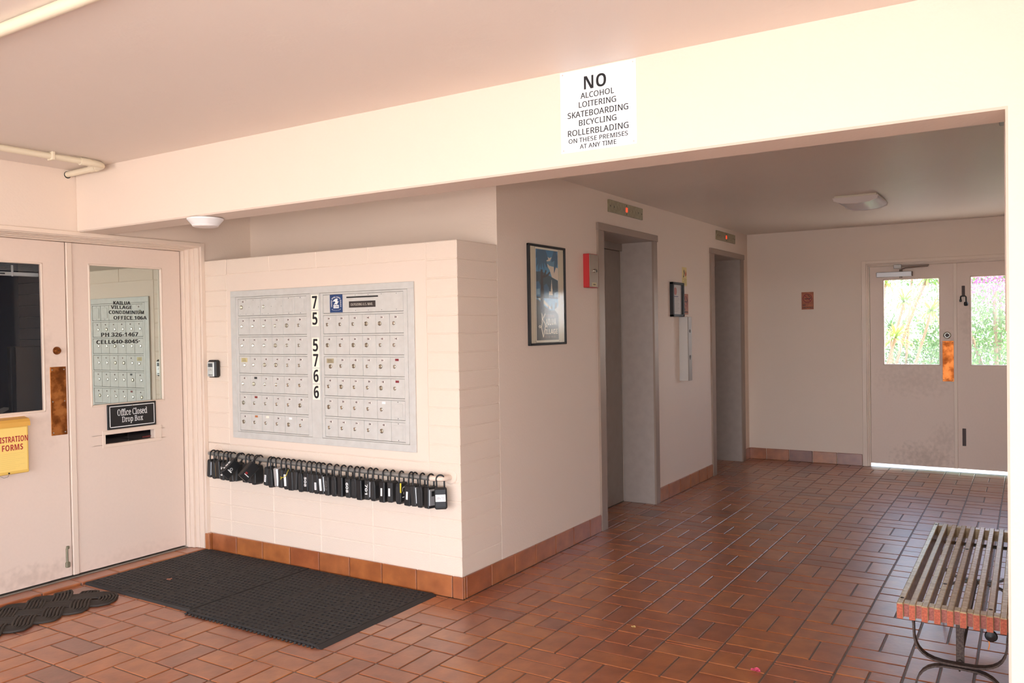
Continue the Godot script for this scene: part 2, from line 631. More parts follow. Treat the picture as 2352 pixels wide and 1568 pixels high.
func mail_wall():
	# stack-bonded painted block pier: core, courses, smooth infill round the mailboxes
	var w := struct("wall_mailbox", "cream painted concrete block pier that holds the mailboxes")
	bx(w, "core", V(-2.1, 0, -0.4), V(-0.215, 1.943, -0.088), M.block)
	bx(w, "mortar", V(-2.1, 0, -0.09), V(-0.2125, 0.728, -0.003), M.block)
	bx(w, "mortar", V(-2.1, 0.72, -0.09), V(-1.87, 1.943, -0.003), M.block)
	bx(w, "mortar", V(-0.213, 0.0, -0.39), V(-0.003, 1.943, -0.003), M.block)
	bx(w, "mortar", V(-1.88, 1.84, -0.09), V(-0.2, 1.943, -0.003), M.block)
	var xs := [-2.1, -1.872, -1.462, -1.05, -0.631, -0.2115, 0.0]
	var hb := 0.1185
	var g := 0.0016
	for r in 18:
		var y0: float = hb + r * 0.1016
		for k in 6:
			if k > 0 and k < 5 and r >= 6 and r < 17: continue
			if r == 5 and k > 0 and k < 5 and false: continue
			var lo := V(xs[k] + g, y0 + g, -0.09 if k < 5 else -0.398)
			var hi := V(xs[k + 1] - g, y0 + 0.1016 - g, rng.randf_range(-0.0004, 0.0006))
			if k == 5: hi.x = 0.0 + rng.randf_range(-0.0006, 0.0004)
			bx(w, "block", lo, hi, M.block, 0.0035)
	var im := mb()
	var ia := V(xs[1] + 0.001, hb + 6 * 0.1016 + 0.001, -0.088)
	var ib := V(xs[5] - 0.001, hb + 17 * 0.1016 - 0.001, -0.0005)
	im.box(ia, V(ib.x, 0.784, ib.z))
	im.box(V(ia.x, 1.725, ia.z), ib)
	im.box(V(ia.x, 0.784, ia.z), V(-1.815, 1.725, ib.z))
	im.box(V(-0.304, 0.784, ia.z), V(ib.x, 1.725, ib.z))
	put(im, "smooth_infill", M.wall, w)
	bx(w, "foot", V(-2.1, 0, -0.4), V(-0.002, 0.118, -0.002), M.block)

func smudge_image(base: Color, spots: Array, sd: int) -> ImageTexture:
	# grimy hand and shoe marks on the paint; spots: [u, v, ru, rv, strength]
	var f := FastNoiseLite.new()
	f.seed = sd
	f.frequency = 0.09
	f.fractal_octaves = 6
	var f2 := FastNoiseLite.new()
	f2.seed = sd + 1
	f2.frequency = 0.2
	var im := Image.create(160, 400, false, Image.FORMAT_RGB8)
	for y in 400:
		for x in 160:
			var k := 0.0
			for s in spots:
				var d := Vector2((x / 160.0 - s[0]) / s[2], (y / 400.0 - s[1]) / s[3]).length()
				if d < 1.0:
					var e := clampf(f.get_noise_2d(x, y) * 0.9 + 0.95 - d, 0.0, 1.0)
					k = maxf(k, e * s[4])
			k = clampf(k + (f2.get_noise_2d(x * 1.0, y * 1.0)) * 0.015 * (1.0 + 8.0 * k), 0, 1)
			im.set_pixel(x, y, base.lerp(c8(110, 88, 72), k * 0.6))
	return ImageTexture.create_from_image(im)

func office_doors():
	# door frame in steps down to the recessed leaves
	var fr := struct("trim_1", "cream stepped metal frame around the office doors")
	var steps := [[-2.1, -2.086, 0.0, 0.030, 2.040, 2.066], [-2.142, -2.1, 0.0, 0.042, 2.034, 2.07], [-2.176, -2.142, 0.0, 0.048, 2.030, 2.07], [-2.212, -2.176, 0.0, 0.064, 2.024, 2.07], [-2.30, -2.212, 0.0, 0.072, 2.018, 2.07]]
	for i in steps.size():
		var s = steps[i]
		var nm: String = ["casing", "jamb_step", "jamb_step", "jamb_stop", "jamb_rebate"][i]
		var top: float = s[5]
		var m := mb()
		m.box(V(s[0], 0.016, s[2] - 0.0), V(s[1], top, s[3]), 0.0015)
		m.box(V(s[0], s[4], s[3] - 0.003), V(s[1], top, 1.70 - s[3]), 0.003)
		m.box(V(s[0], 0.016, 1.70 - s[3]), V(s[1], top, 1.70), 0.003)
		put(m, nm, M.frame, fr)
	var th := struct("trim_2", "metal threshold under the office doors")
	bx(th, "threshold", V(-2.30, -0.002, 0.066), V(-2.236, 0.02, 1.64), mat(c8(150, 142, 132), 0.5, 0.6), 0.004)
	var kb := struct("trim_3", "raised row of quarry tiles along the office doorstep")
	var js := [0.0, 0.1787, 0.4117, 0.6500, 0.887, 1.114, 1.35, 1.585, 1.82]
	for i in js.size() - 1:
		bx(kb, "tile", V(-2.234, -0.01, js[i] + 0.003), V(-2.107, 0.0145, js[i + 1] - 0.003), tile_mats(i * 2 + 1), 0.005)
	bx(kb, "mortar", V(-2.24, -0.02, 0.0), V(-2.112, 0.010, 1.8), M.grout)
	for side in 2:
		var za: float = 0.078 if side == 0 else 0.862
		var zb: float = 0.858 if side == 0 else 1.62
		var ga: float = 0.217 if side == 0 else 0.995
		var gb: float = 0.719 if side == 0 else 1.50
		var gy0 := 1.022
		var gy1: float = 1.897 if side == 0 else 1.887
		var o := struct("door_%d" % (1 if side == 0 else 2), "cream office door with a mirror glass pane and a mail slot" if side == 0 else "cream office door with dark glass and a brass push plate")
		var spots := [[0.5, 0.97, 0.5, 0.035, 0.10]] if side == 0 else [[0.83, 0.38, 0.16, 0.14, 0.16], [0.70, 0.965, 0.42, 0.05, 0.24], [0.86, 0.54, 0.12, 0.07, 0.10]]
		var mt := mat(Color.WHITE, 0.45)
		mt.albedo_texture = smudge_image(c8(230, 208, 192), spots, 11 + side)
		var m := mb()
		m.uaxis = 2; m.ua = zb; m.ub = za; m.va = 2.02; m.vb = 0.0
		var slot: bool = side == 0
		m.box(V(-2.285, 0.03, za), V(-2.245, 2.016, ga), 0.002)
		m.box(V(-2.285, 0.03, gb), V(-2.245, 2.016, zb), 0.002)
		m.box(V(-2.285, gy1, ga - 0.002), V(-2.245, 2.016, gb + 0.002), 0.0)
		if slot:
			m.box(V(-2.285, 0.03, ga - 0.002), V(-2.245, 0.782, gb + 0.002))
			m.box(V(-2.285, 0.842, ga - 0.002), V(-2.245, gy0, gb + 0.002))
			m.box(V(-2.285, 0.78, 0.635), V(-2.245, 0.844, gb + 0.002))
			m.box(V(-2.285, 0.78, ga - 0.002), V(-2.245, 0.844, 0.297))
		else:
			m.box(V(-2.285, 0.03, ga - 0.002), V(-2.245, gy0, gb + 0.002))
		put(m, "leaf", mt, o)
		var bd := mb()
		var bw := 0.010
		bd.box(V(-2.262, gy0 - 0.002, ga - 0.002), V(-2.242, gy0 + bw, gb + 0.002), 0.003)
		bd.box(V(-2.262, gy1 - bw, ga - 0.002), V(-2.242, gy1 + 0.002, gb + 0.002), 0.003)
		bd.box(V(-2.262, gy0, ga - 0.002), V(-2.242, gy1, ga + bw), 0.003)
		bd.box(V(-2.262, gy0, gb - bw), V(-2.242, gy1, gb + 0.002), 0.003)
		put(bd, "glazing_bead", M.frame, o)
		bx(o, "pane", V(-2.268, gy0, ga), V(-2.262, gy1, gb), M.mirror if side == 0 else M.officeglass)
		if side == 0:
			# letters on the glass
			var lines := [["KAILUA", 340.0, 695.5, 39.0, 7.5], ["VILLAGE", 339.0, 705.5, 48.0, 7.5], ["CONDOMINIUM", 291.0, 717.0, 80.0, 8.0], ["OFFICE 106A", 299.5, 729.5, 76.0, 8.0], ["PH 326-1467", 275.5, 768.0, 85.0, 9.0], ["CELL640-8045", 270.0, 784.5, 96.0, 9.0]]
			lines[0][1] = 280.5; lines[1][1] = 279.5
			for l in lines:
				var a := on_x(l[1] - l[3] / 2, l[2], -2.259)
				var b := on_x(l[1] + l[3] / 2, l[2], -2.259)
				var c := on_x(l[1], l[2] - l[4] / 2, -2.259)
				var d := on_x(l[1], l[2] + l[4] / 2, -2.259)
				text(o, "lettering", l[0], "b", absf(a.z - b.z), absf(c.y - d.y), V(-2.2612, (c.y + d.y) / 2, (a.z + b.z) / 2), YX, M.black, 0.001)
			# drop slot
			var sl := mb()
			sl.box(V(-2.245, 0.842, 0.246), V(-2.240, 0.868, 0.655), 0.0015)
			sl.box(V(-2.245, 0.762, 0.246), V(-2.240, 0.784, 0.655), 0.0015)
			sl.box(V(-2.245, 0.783, 0.635), V(-2.240, 0.843, 0.655), 0.0015)
			sl.box(V(-2.245, 0.783, 0.246), V(-2.240, 0.843, 0.297), 0.0015)
			put(sl, "slot_frame", M.frame, o)
			bx(o, "slot_flap", V(-2.284, 0.79, 0.30), V(-2.280, 0.80, 0.36), mat(c8(96, 30, 26), 0.6))
		else:
			bx(o, "astragal", V(-2.262, 0.03, 0.822), V(-2.236, 2.016, 0.858), M.frame, 0.003)
			var pp := bx(o, "push_plate", V(-2.246, 0.876, 0.872), V(-2.2425, 1.279, 0.966), M.brass, 0.001)
			pp.set_meta("label", "tarnished brass push plate")
			for sy in [0.892, 1.075, 1.262]:
				for sz2 in [0.884, 0.954]:
					put(mb().lathe([Vector2(0.0045, 0), Vector2(0.003, 0.002), Vector2(0, 0.0022)], Transform3D(Basis(V(0, 0, 1), V(1, 0, 0), V(0, 1, 0)), V(-2.2425, sy, sz2)), 8), "screw", M.brasslock, pp)
			var db := put(mb().lathe([Vector2(0.024, 0), Vector2(0.023, 0.006), Vector2(0.017, 0.018), Vector2(0.015, 0.02), Vector2(0.0, 0.02)], Transform3D(Basis(V(0, 0, 1), V(1, 0, 0), V(0, 1, 0)), V(-2.246, 1.374, 0.922)), 24), "deadbolt", M.brass, o)
			bx(db, "keyhole", V(-2.2262, 1.370, 0.9205), V(-2.2255, 1.379, 0.9235), M.black)
			# lever of the foot bolt near the floor
			var lv := mb()
			lv.box(V(-2.246, 0.195, 0.880), V(-2.232, 0.212, 0.898), 0.003)
			lv.box(V(-2.246, 0.098, 0.890), V(-2.232, 0.200, 0.900), 0.003, Transform3D.IDENTITY)
			lv.box(V(-2.246, 0.085, 0.880), V(-2.228, 0.118, 0.905), 0.004)
			put(lv, "foot_bolt", mat(c8(140, 134, 112), 0.5, 0.5), o)
	# interior behind the left pane
	var bl := thing("window_blind", "white slatted blind pulled up behind the dark office glass", "blind", V(-2.33, 1.81, 1.25))
	bx(bl, "head_rail", V(-0.03, 0.085, -0.28), V(0.0, 0.115, 0.28), M.white, 0.002)
	for i in 7:
		bx(bl, "slat", V(-0.028, 0.032 + i * 0.0075, -0.28), V(0.0, 0.0335 + i * 0.0075, 0.28), M.plastic)
	bx(bl, "bottom_rail", V(-0.03, 0.0, -0.28), V(0.0, 0.022, 0.28), M.white, 0.003)
	bx(bl, "label", V(0.0, 0.004, -0.12), V(0.001, 0.018, 0.04), M.paper)
	bx(bl, "label_print", V(0.001, 0.007, -0.09), V(0.0014, 0.015, -0.02), M.ink)
	bx(bl, "cord_clip", V(0.0, -0.004, -0.135), V(0.006, 0.06, -0.123), M.plastic, 0.002)
	var sc := thing("partition_screen", "dark brown partition screen standing inside the office", "screen", V(-2.62, 0, 0.9))
	bx(sc, "board", V(-0.02, 0.66, -0.42), V(0.0, 1.40, 0.085), mat(c8(58, 46, 40), 0.5), 0.004)
	bx(sc, "post", V(-0.03, 0, 0.07), V(0.01, 1.40, 0.10), M.black, 0.003)
	var dk := thing("desk", "dark desk just behind the office glass", "desk", V(-2.8, 0, 1.3))
	bx(dk, "desktop", V(-0.35, 0.955, -0.5), V(0.14, 0.985, 0.5), M.black, 0.003)
	for lx in [-0.32, 0.1]:
		for lz in [-0.46, 0.46]:
			bx(dk, "leg", V(lx - 0.02, 0, lz - 0.02), V(lx + 0.02, 0.955, lz + 0.02), M.black)
	var pa := put(mb().prism(PackedVector2Array([Vector2(-0.06, -0.05), Vector2(0.07, -0.03), Vector2(0.05, 0.05), Vector2(-0.05, 0.05)]), Transform3D(Basis(V(1, 0, 0), V(0, 0.35, -0.94), V(0, 0.94, 0.35)), V(-2.75, 1.005, 1.0)), 0.0006), "paper_sheet", M.paper)
	tag(pa, "white paper lying on the desk behind the office glass", "paper")
	var cb := put(mb().tube([V(-2.62, 1.18, 1.07), V(-2.63, 1.165, 1.10), V(-2.64, 1.10, 1.105), V(-2.65, 1.04, 1.09), V(-2.66, 0.99, 1.06)], 0.004, 6), "power_cord", mat(c8(150, 150, 150), 0.5))
	tag(cb, "pale cord hanging behind the dark office glass", "cord")
	# the notice and the form box hung on the doors
	var s := thing("office_sign", "black sign with white words above the mail slot", "sign", V(-2.244, 0.949, 0.455))
	bx(s, "board", V(0.0, -0.078, -0.168), V(0.009, 0.078, 0.168), M.black, 0.002)
	var bm := mb()
	bm.box(V(0.009, 0.062, -0.155), V(0.0096, 0.0665, 0.155))
	bm.box(V(0.009, -0.0665, -0.155), V(0.0096, -0.062, 0.155))
	bm.box(V(0.009, -0.0665, 0.1505), V(0.0096, 0.0665, 0.155))
	bm.box(V(0.009, -0.0665, -0.155), V(0.0096, 0.0665, -0.1505))
	put(bm, "border", M.white, s)
	text(s, "lettering", "Office Closed", "r", 0.205, 0.042, V(0.0096, 0.025, 0.0), YX, M.white)
	text(s, "lettering", "Drop Box", "r", 0.145, 0.046, V(0.0096, -0.026, 0.0), YX, M.white)
	put(mb().lathe([Vector2(0.005, 0), Vector2(0, 0.003)], Transform3D(Basis(V(0, 0, 1), V(1, 0, 0), V(0, 1, 0)), V(0.009, 0.064, 0.0)), 8), "screw", M.chrome, s)
	var yb := thing("form_box", "yellow plastic box with red words on the office door", "box", V(-2.245, 0.84, 1.24))
	var ym := mat(c8(232, 190, 96), 0.45)
	bx(yb, "body", V(0.0, -0.145, -0.115), V(0.055, 0.12, 0.135), ym, 0.004)
	put(mb().prism(PackedVector2Array([Vector2(0, 0.118), Vector2(0.064, 0.118), Vector2(0.064, 0.142), Vector2(0.05, 0.158), Vector2(0, 0.168)]), Transform3D(Basis.IDENTITY, V(0, 0, -0.122)), 0.264), "lid", mat(c8(222, 168, 78), 0.45), yb)
	bx(yb, "front_sheet", V(0.055, -0.128, -0.105), V(0.0562, 0.112, 0.13), mat(c8(246, 212, 122), 0.5))
	var red := mat(c8(170, 34, 46), 0.5)
	text(yb, "lettering", "REGISTRATION", "b", 0.206, 0.032, V(0.0563, 0.050, -0.0075), YX, red)
	text(yb, "lettering", "FORMS", "b", 0.112, 0.033, V(0.0563, 0.004, -0.0265), YX, red)
	for i in 9:
		bx(yb, "ruled_line", V(0.0562, -0.03 - i * 0.0105, -0.09 + (i % 3) * 0.025), V(0.0564, -0.0295 - i * 0.0105, 0.12), mat(c8(206, 170, 96), 0.6))
	put(mb().tube([V(0.03, -0.145, -0.02), V(0.05, -0.157, 0.0), V(0.05, -0.16, 0.02), V(0.03, -0.145, 0.04)], 0.0012, 5), "hang_wire", M.steel, yb)
	put(mb().lathe([Vector2(0.005, 0), Vector2(0.004, 0.004), Vector2(0, 0.004)], Transform3D(Basis(V(0, 0, 1), V(1, 0, 0), V(0, 1, 0)), V(0.055, -0.137, -0.005)), 8), "catch", M.black, yb)

# point where the ray through a pixel of the survey meets the plane x = X (layout of flat lettering)
func on_x(u: float, v: float, X: float) -> Vector3:
	var d := camx.basis * V((u - 1176.0) / 1897.354, -(v - 784.0) / 1897.354, -1.0)
	return CAM + d * ((X - CAM.x) / d.x)

func back_doors():
	var fr := struct("trim_4", "brown shaded cream frame around the hall double doors")
	var m := mb()
	m.box(V(1.162, 0, -5.402), V(1.205, 2.084, -5.386), 0.003)
	m.box(V(1.202, 2.050, -5.402), V(2.80, 2.084, -5.386), 0.003)
	m.box(V(2.797, 0, -5.402), V(2.84, 2.084, -5.386), 0.003)
	put(m, "casing", M.frame, fr)
	m = mb()
	m.box(V(1.16, 0, -5.6), V(1.218, 2.07, -5.405), 0.002)
	m.box(V(1.21, 2.036, -5.6), V(2.79, 2.07, -5.405), 0.002)
	m.box(V(2.784, 0, -5.6), V(2.84, 2.07, -5.405), 0.002)
	put(m, "jamb", M.frame, fr)
	m = mb()
	m.box(V(1.21, 0, -5.6), V(1.231, 2.04, -5.425), 0.002)
	m.box(V(1.22, 2.024, -5.6), V(2.78, 2.04, -5.425), 0.002)
	m.box(V(2.771, 0, -5.6), V(2.79, 2.04, -5.425), 0.002)
	put(m, "stop", M.frame, fr)
	for side in 2:
		var xa: float = 1.234 if side == 0 else 2.012
		var xb: float = 2.008 if side == 0 else 2.768
		var ga: float = 1.357 if side == 0 else 2.127
		var gb: float = 1.866 if side == 0 else 2.636
		var o := struct("door_%d" % (3 + side), "hall door leaf with a closer and an orange copper push plate" if side == 0 else "hall door leaf with dark flush bolts, half hidden by the pillar")
		var mt := mat(Color.WHITE, 0.45)
		var spots := [[0.55, 0.56, 0.55, 0.10, 0.16], [0.62, 0.95, 0.42, 0.10, 0.34], [0.9, 0.42, 0.15, 0.12, 0.16], [0.85, 0.85, 0.18, 0.09, 0.2]] if side == 0 else [[0.1, 0.30, 0.1, 0.1, 0.15]]
		mt.albedo_texture = smudge_image(c8(227, 204, 188), spots, 31 + side)
		m = mb()
		m.uaxis = 0; m.ua = xa; m.ub = xb; m.va = 2.03; m.vb = 0.0
		var z0 := -5.475
		var z1 := -5.435
		m.box(V(xa, 0.032, z0), V(ga, 2.022, z1), 0.002)
		m.box(V(gb, 0.032, z0), V(xb, 2.022, z1), 0.002)
		m.box(V(ga - 0.002, 0.032, z0), V(gb + 0.002, 1.032, z1))
		m.box(V(ga - 0.002, 1.889, z0), V(gb + 0.002, 2.022, z1))
		put(m, "leaf", mt, o)
		m = mb()
		m.box(V(ga - 0.002, 1.028, -5.462), V(gb + 0.002, 1.040, -5.432), 0.003)
		m.box(V(ga - 0.002, 1.881, -5.462), V(gb + 0.002, 1.892, -5.432), 0.003)
		m.box(V(ga - 0.003, 1.028, -5.462), V(ga + 0.008, 1.892, -5.432), 0.003)
		m.box(V(gb - 0.008, 1.028, -5.462), V(gb + 0.003, 1.892, -5.432), 0.003)
		put(m, "glazing_bead", M.frame, o)
		bx(o, "pane", V(ga, 1.034, -5.458), V(gb, 1.887, -5.452), M.glass)
		if side == 0:
			bx(o, "astragal", V(1.984, 0.032, -5.437), V(2.014, 2.022, -5.424), M.frame, 0.002)
			var pp := bx(o, "push_plate", V(1.886, 0.876, -5.436), V(1.984, 1.270, -5.432), M.copper, 0.001)
			pp.set_meta("label", "mottled orange copper push plate")
			for sy in [0.89, 1.255]:
				for sx in [1.896, 1.974]:
					put(mb().lathe([Vector2(0.005, 0), Vector2(0, 0.002)], Transform3D(Basis(V(1, 0, 0), V(0, 0, 1), V(0, -1, 0)), V(sx, sy, -5.432)), 8), "screw", M.brasslock, pp)
			var lk := put(mb().lathe([Vector2(0.036, 0), Vector2(0.034, 0.008), Vector2(0.026, 0.010), Vector2(0.022, 0.004), Vector2(0.0, 0.004)], Transform3D(Basis(V(1, 0, 0), V(0, 0, 1), V(0, -1, 0)), V(1.928, 1.325, -5.436)), 24), "deadbolt", M.chrome, o)
			put(mb().lathe([Vector2(0.021, 0), Vector2(0.019, 0.012), Vector2(0.0, 0.014)], Transform3D(Basis(V(1, 0, 0), V(0, 0, 1), V(0, -1, 0)), V(1.928, 1.325, -5.433)), 16), "cylinder", mat(c8(60, 48, 44), 0.4, 0.6), lk)
			# overhead closer
			var cl := bx(o, "closer_body", V(1.302, 1.912, -5.435), V(1.625, 1.962, -5.385), mat(c8(176, 172, 172), 0.4, 0.6), 0.004)
			bx(cl, "end_cap", V(1.618, 1.914, -5.434), V(1.632, 1.960, -5.386), mat(c8(110, 92, 84), 0.5, 0.3), 0.003)
			put(mb().tube([V(1.525, 1.90, -5.41), V(1.525, 1.985, -5.41)], 0.014, 12), "spindle", mat(c8(120, 104, 92), 0.45, 0.5), cl)
			bx(cl, "arm_bracket", V(1.46, 1.995, -5.424), V(1.53, 2.034, -5.40), mat(c8(170, 162, 156), 0.45, 0.5), 0.003)
			var arm := mat(c8(120, 100, 88), 0.45, 0.5)
			put(mb().box(V(1.50, 2.006, -5.415), V(1.776, 2.024, -5.405), 0.002), "arm", arm, cl)
			put(mb().tube([V(1.53, 1.985, -5.40), V(1.57, 1.995, -5.395), V(1.77, 2.004, -5.395)], 0.006, 8), "arm", arm, cl)
		else:
			var dk := mat(c8(66, 50, 46), 0.5, 0.4)
			bx(o, "flush_bolt", V(2.052, 0.255, -5.436), V(2.083, 0.424, -5.431), dk, 0.002)
			bx(o, "flush_bolt", V(2.055, 1.70, -5.436), V(2.082, 1.80, -5.431), dk, 0.002)
			var pl := put(mb().tube([V(2.045, 1.66, -5.425), V(2.045, 1.69, -5.42), V(2.05, 1.70, -5.42), V(2.085, 1.70, -5.42), V(2.092, 1.69, -5.42), V(2.092, 1.64, -5.42)], 0.006, 8), "padlock_shackle", M.black, o)
			put(mb().lathe([Vector2(0, 0.022), Vector2(0.016, 0.018), Vector2(0.02, 0), Vector2(0.016, -0.018), Vector2(0, -0.022)], Transform3D(Basis.IDENTITY, V(2.092, 1.625, -5.41)), 12), "dial", M.black, pl)
			bx(pl, "padlock_body", V(2.036, 1.645, -5.43), V(2.056, 1.67, -5.41), M.black, 0.003)

func elevators():
	for e in 2:
		var z0: float = -1.692 if e == 0 else -4.14
		var z1: float = -2.797 if e == 0 else -5.225
		var i0: float = -1.790 if e == 0 else -4.25
		var i1: float = -2.710 if e == 0 else -5.125
		var fr := struct("trim_%d" % (5 + e), "beige metal frame of the nearer elevator" if e == 0 else "beige metal frame of the farther elevator")
		bx(fr, "header", V(-0.002, 2.151, z1), V(0.022, 2.204, z0), M.elevframe, 0.003)
		for s in [[z0, i0], [z1, i1]]:
			bx(fr, "jamb_face", V(-0.002, 0, minf(s[0] + (0.006 if s[0] < s[1] else -0.006), s[1])), V(0.016, 2.152, maxf(s[0] - (0.006 if s[0] > s[1] else -0.006), s[1])), M.elevframe, 0.002)
		bx(fr, "reveal", V(-0.276, 0, i1 - 0.04), V(0.0, 2.152, i1), M.reveal)
		bx(fr, "reveal", V(-0.276, 0, i0), V(0.0, 2.152, i0 + 0.04), M.reveal)
		bx(fr, "reveal", V(-0.276, 2.15, i1 - 0.02), V(0.0, 2.18, i0 + 0.02), M.reveal)
		var d := struct("door_%d" % (5 + e), "closed grey metal door of the nearer elevator" if e == 0 else "closed grey metal door of the farther elevator")
		bx(d, "panel", V(-0.31, 0.004, i1 + 0.010), V(-0.276, 2.085, i0 - 0.001), M.elev, 0.002)
		bx(d, "transom", V(-0.30, 2.088, i1), V(-0.262, 2.152, i0), M.elev, 0.002)
		bx(d, "shaft_back", V(-0.34, 0, i1 - 0.02), V(-0.32, 2.18, i0 + 0.02), M.black)
		bx(d, "sill", V(-0.33, -0.03, i1), V(-0.274, 0.001, i0), M.steel)
		put(mb().lathe([Vector2(0.008, 0), Vector2(0.006, 0.002), Vector2(0, 0.002)], Transform3D(Basis(V(0, 0, 1), V(1, 0, 0), V(0, 1, 0)), V(-0.276, 1.87, (i0 + i1) / 2 + 0.12)), 10), "key_hole", M.black, d)
		# floor indicator plate above
		var a: float = -1.886 if e == 0 else -4.338
		var b: float = -2.508 if e == 0 else -4.932
		var ya: float = 2.302 if e == 0 else 2.301
		var o := thing("floor_indicator", "brushed metal floor indicator above the nearer elevator" if e == 0 else "brushed metal floor indicator above the farther elevator", "indicator", V(0, ya + 0.045, (a + b) / 2), "elevator floor indicators")
		var w: float = absf(a - b)
		bx(o, "plate", V(0, -0.045, -w / 2), V(0.014, 0.045, w / 2), mat(c8(176, 168, 140), 0.36, 0.7, "", 1, 0, "mottle", 3.0), 0.002)
		var lit := mat(c8(230, 70, 40), 0.5)
		lit.emission_enabled = true
		lit.emission = c8(255, 70, 36)
		lit.emission_energy_multiplier = 1.6
		var marks := ["A", "1", "2", "3", "4", "5", "6", "7", "V"]
		for i in 9:
			var zz := w * 0.36 - i * w * 0.72 / 8.0
			var p := V(0.0142, 0, zz)
			if i == 4:
				var win := bx(o, "lit_window", V(0.0142, -0.017, zz - 0.016), V(0.0152, 0.017, zz + 0.016), lit, 0.0005)
				text(win, "digit", "4", "b", 0.008, 0.014, V(0.0153, 0, zz), YX, mat(c8(250, 200, 160), 0.5), 0.0004)
			elif i == 0 or i == 8:
				var tr := PackedVector2Array([Vector2(-0.008, -0.007), Vector2(0.008, -0.007), Vector2(0, 0.009)])
				if i == 8: tr = PackedVector2Array([Vector2(-0.008, 0.007), Vector2(0.008, 0.007), Vector2(0, -0.009)])
				put(mb().prism(tr, Transform3D(YX, p), 0.0006), "arrow", M.paneldark, o)
			else:
				text(o, "digit", marks[i], "s", 0.009, 0.017, p, YX, mat(c8(110, 102, 84), 0.5), 0.0006)
		for k in [[-0.46, 0.0], [0.46, 0.0], [0.0, 0.032], [0.0, -0.032]]:
			put(mb().lathe([Vector2(0.006, 0), Vector2(0.004, 0.0015), Vector2(0, 0.0015)], Transform3D(Basis(V(0, 0, 1), V(1, 0, 0), V(0, 1, 0)), V(0.014, k[1], k[0] * w)), 8), "screw", M.paneldark, o)

func mailboxes():
	var bank := thing("mailbox_bank", "grey metal wall of locked mailboxes set in the block wall", "mailboxes", V(0, 0, 0))
	# surround with mitred flat border
	var fm := mb()
	fm.box(V(-1.825, 1.693, -0.0004), V(-0.294, 1.733, 0.010), 0.0015)
	fm.box(V(-1.825, 0.776, -0.0004), V(-0.294, 0.818, 0.010), 0.0015)
	fm.box(V(-1.825, 0.817, -0.0004), V(-1.777, 1.694, 0.010), 0.0015)
	fm.box(V(-0.339, 0.817, -0.0004), V(-0.294, 1.694, 0.010), 0.0015)
	fm.box(V(-1.099, 0.817, -0.0004), V(-1.017, 1.694, 0.010), 0.0015)
	put(fm, "surround", M.panel, bank)
	bx(bank, "back_box", V(-1.80, 0.79, -0.08), V(-0.31, 1.72, 0.0005), M.paneldark)
	for u in 2:
		var x0: float = -1.7755 if u == 0 else -1.0145
		var x1: float = -1.1005 if u == 0 else -0.3415
		var hz := mb()
		# leaf grid: rails between rows and stiles at the sides
		var cx0: float = -1.752 if u == 0 else -0.991
		var pit := 0.1035
		hz.box(V(x0, 0.8195, 0.001), V(cx0 - 0.001, 1.6915, 0.009), 0.001)
		hz.box(V(cx0 + 6 * pit + 0.001, 0.8195, 0.001), V(x1, 1.6915, 0.009), 0.001)
		for r in 8:
			var yt := 1.6805 + 0.0125 - 0.001 - r * 0.1235
			var yb := yt - 0.0110
			if r == 0: yt = 1.6915
			if r == 7: yb = 0.8195
			hz.box(V(cx0 - 0.002, yb, 0.001), V(cx0 + 6 * pit + 0.002, yt, 0.009), 0.001)
		put(hz, "door_grid", M.panel, bank)
		# row of rivets of the hinge
		for i in 30:
			bx(bank, "hinge_knuckle", V(x1 + 0.0000, 0.83 + i * 0.0285, 0.004), V(x1 + 0.0022, 0.83 + i * 0.0285 + 0.022, 0.0105), M.panel)
		for r in 7:
			var yt := 1.6805 - r * 0.1235
			var yb := yt - 0.1110
			if r == 0:
				if u == 0:
					mail_door(bank, cx0, cx0 + 2 * pit, yb, yt, 0, "wide")
					mail_door(bank, cx0 + 2 * pit, cx0 + 4 * pit, yb, yt, 1, "wide")
					mail_door(bank, cx0 + 4 * pit, cx0 + 5 * pit, yb, yt, 2, "blank")
					mail_door(bank, cx0 + 5 * pit, cx0 + 6 * pit, yb, yt, 3, "blank")
				else:
					outgoing(bank, cx0, cx0 + 6 * pit, yb, yt)
				continue
			for k in 6:
				var kind := "plain"
				if r == 3 and k == 0: kind = "carrier"
				if u == 1 and r >= 5 and k == 5: kind = "blank"
				var id := r * 6 + k + u * 100
				mail_door(bank, cx0 + k * pit, cx0 + (k + 1) * pit, yb, yt, id, kind)
	# stick-on house number
	var ys := [1.639, 1.540, 1.379, 1.288, 1.193, 1.0945]
	var ds := ["7", "5", "5", "7", "6", "6"]
	for i in 6:
		var pl := bx(bank, "number_plate", V(-1.0865, ys[i] - 0.0455, 0.010), V(-1.0275, ys[i] + 0.0455, 0.0112), mat(c8(250, 240, 222), 0.5), 0.0004)
		text(pl, "digit", ds[i], "b", 0.042, 0.076, V(-1.057, ys[i], 0.0116), Basis.IDENTITY, M.ink, 0.0008)

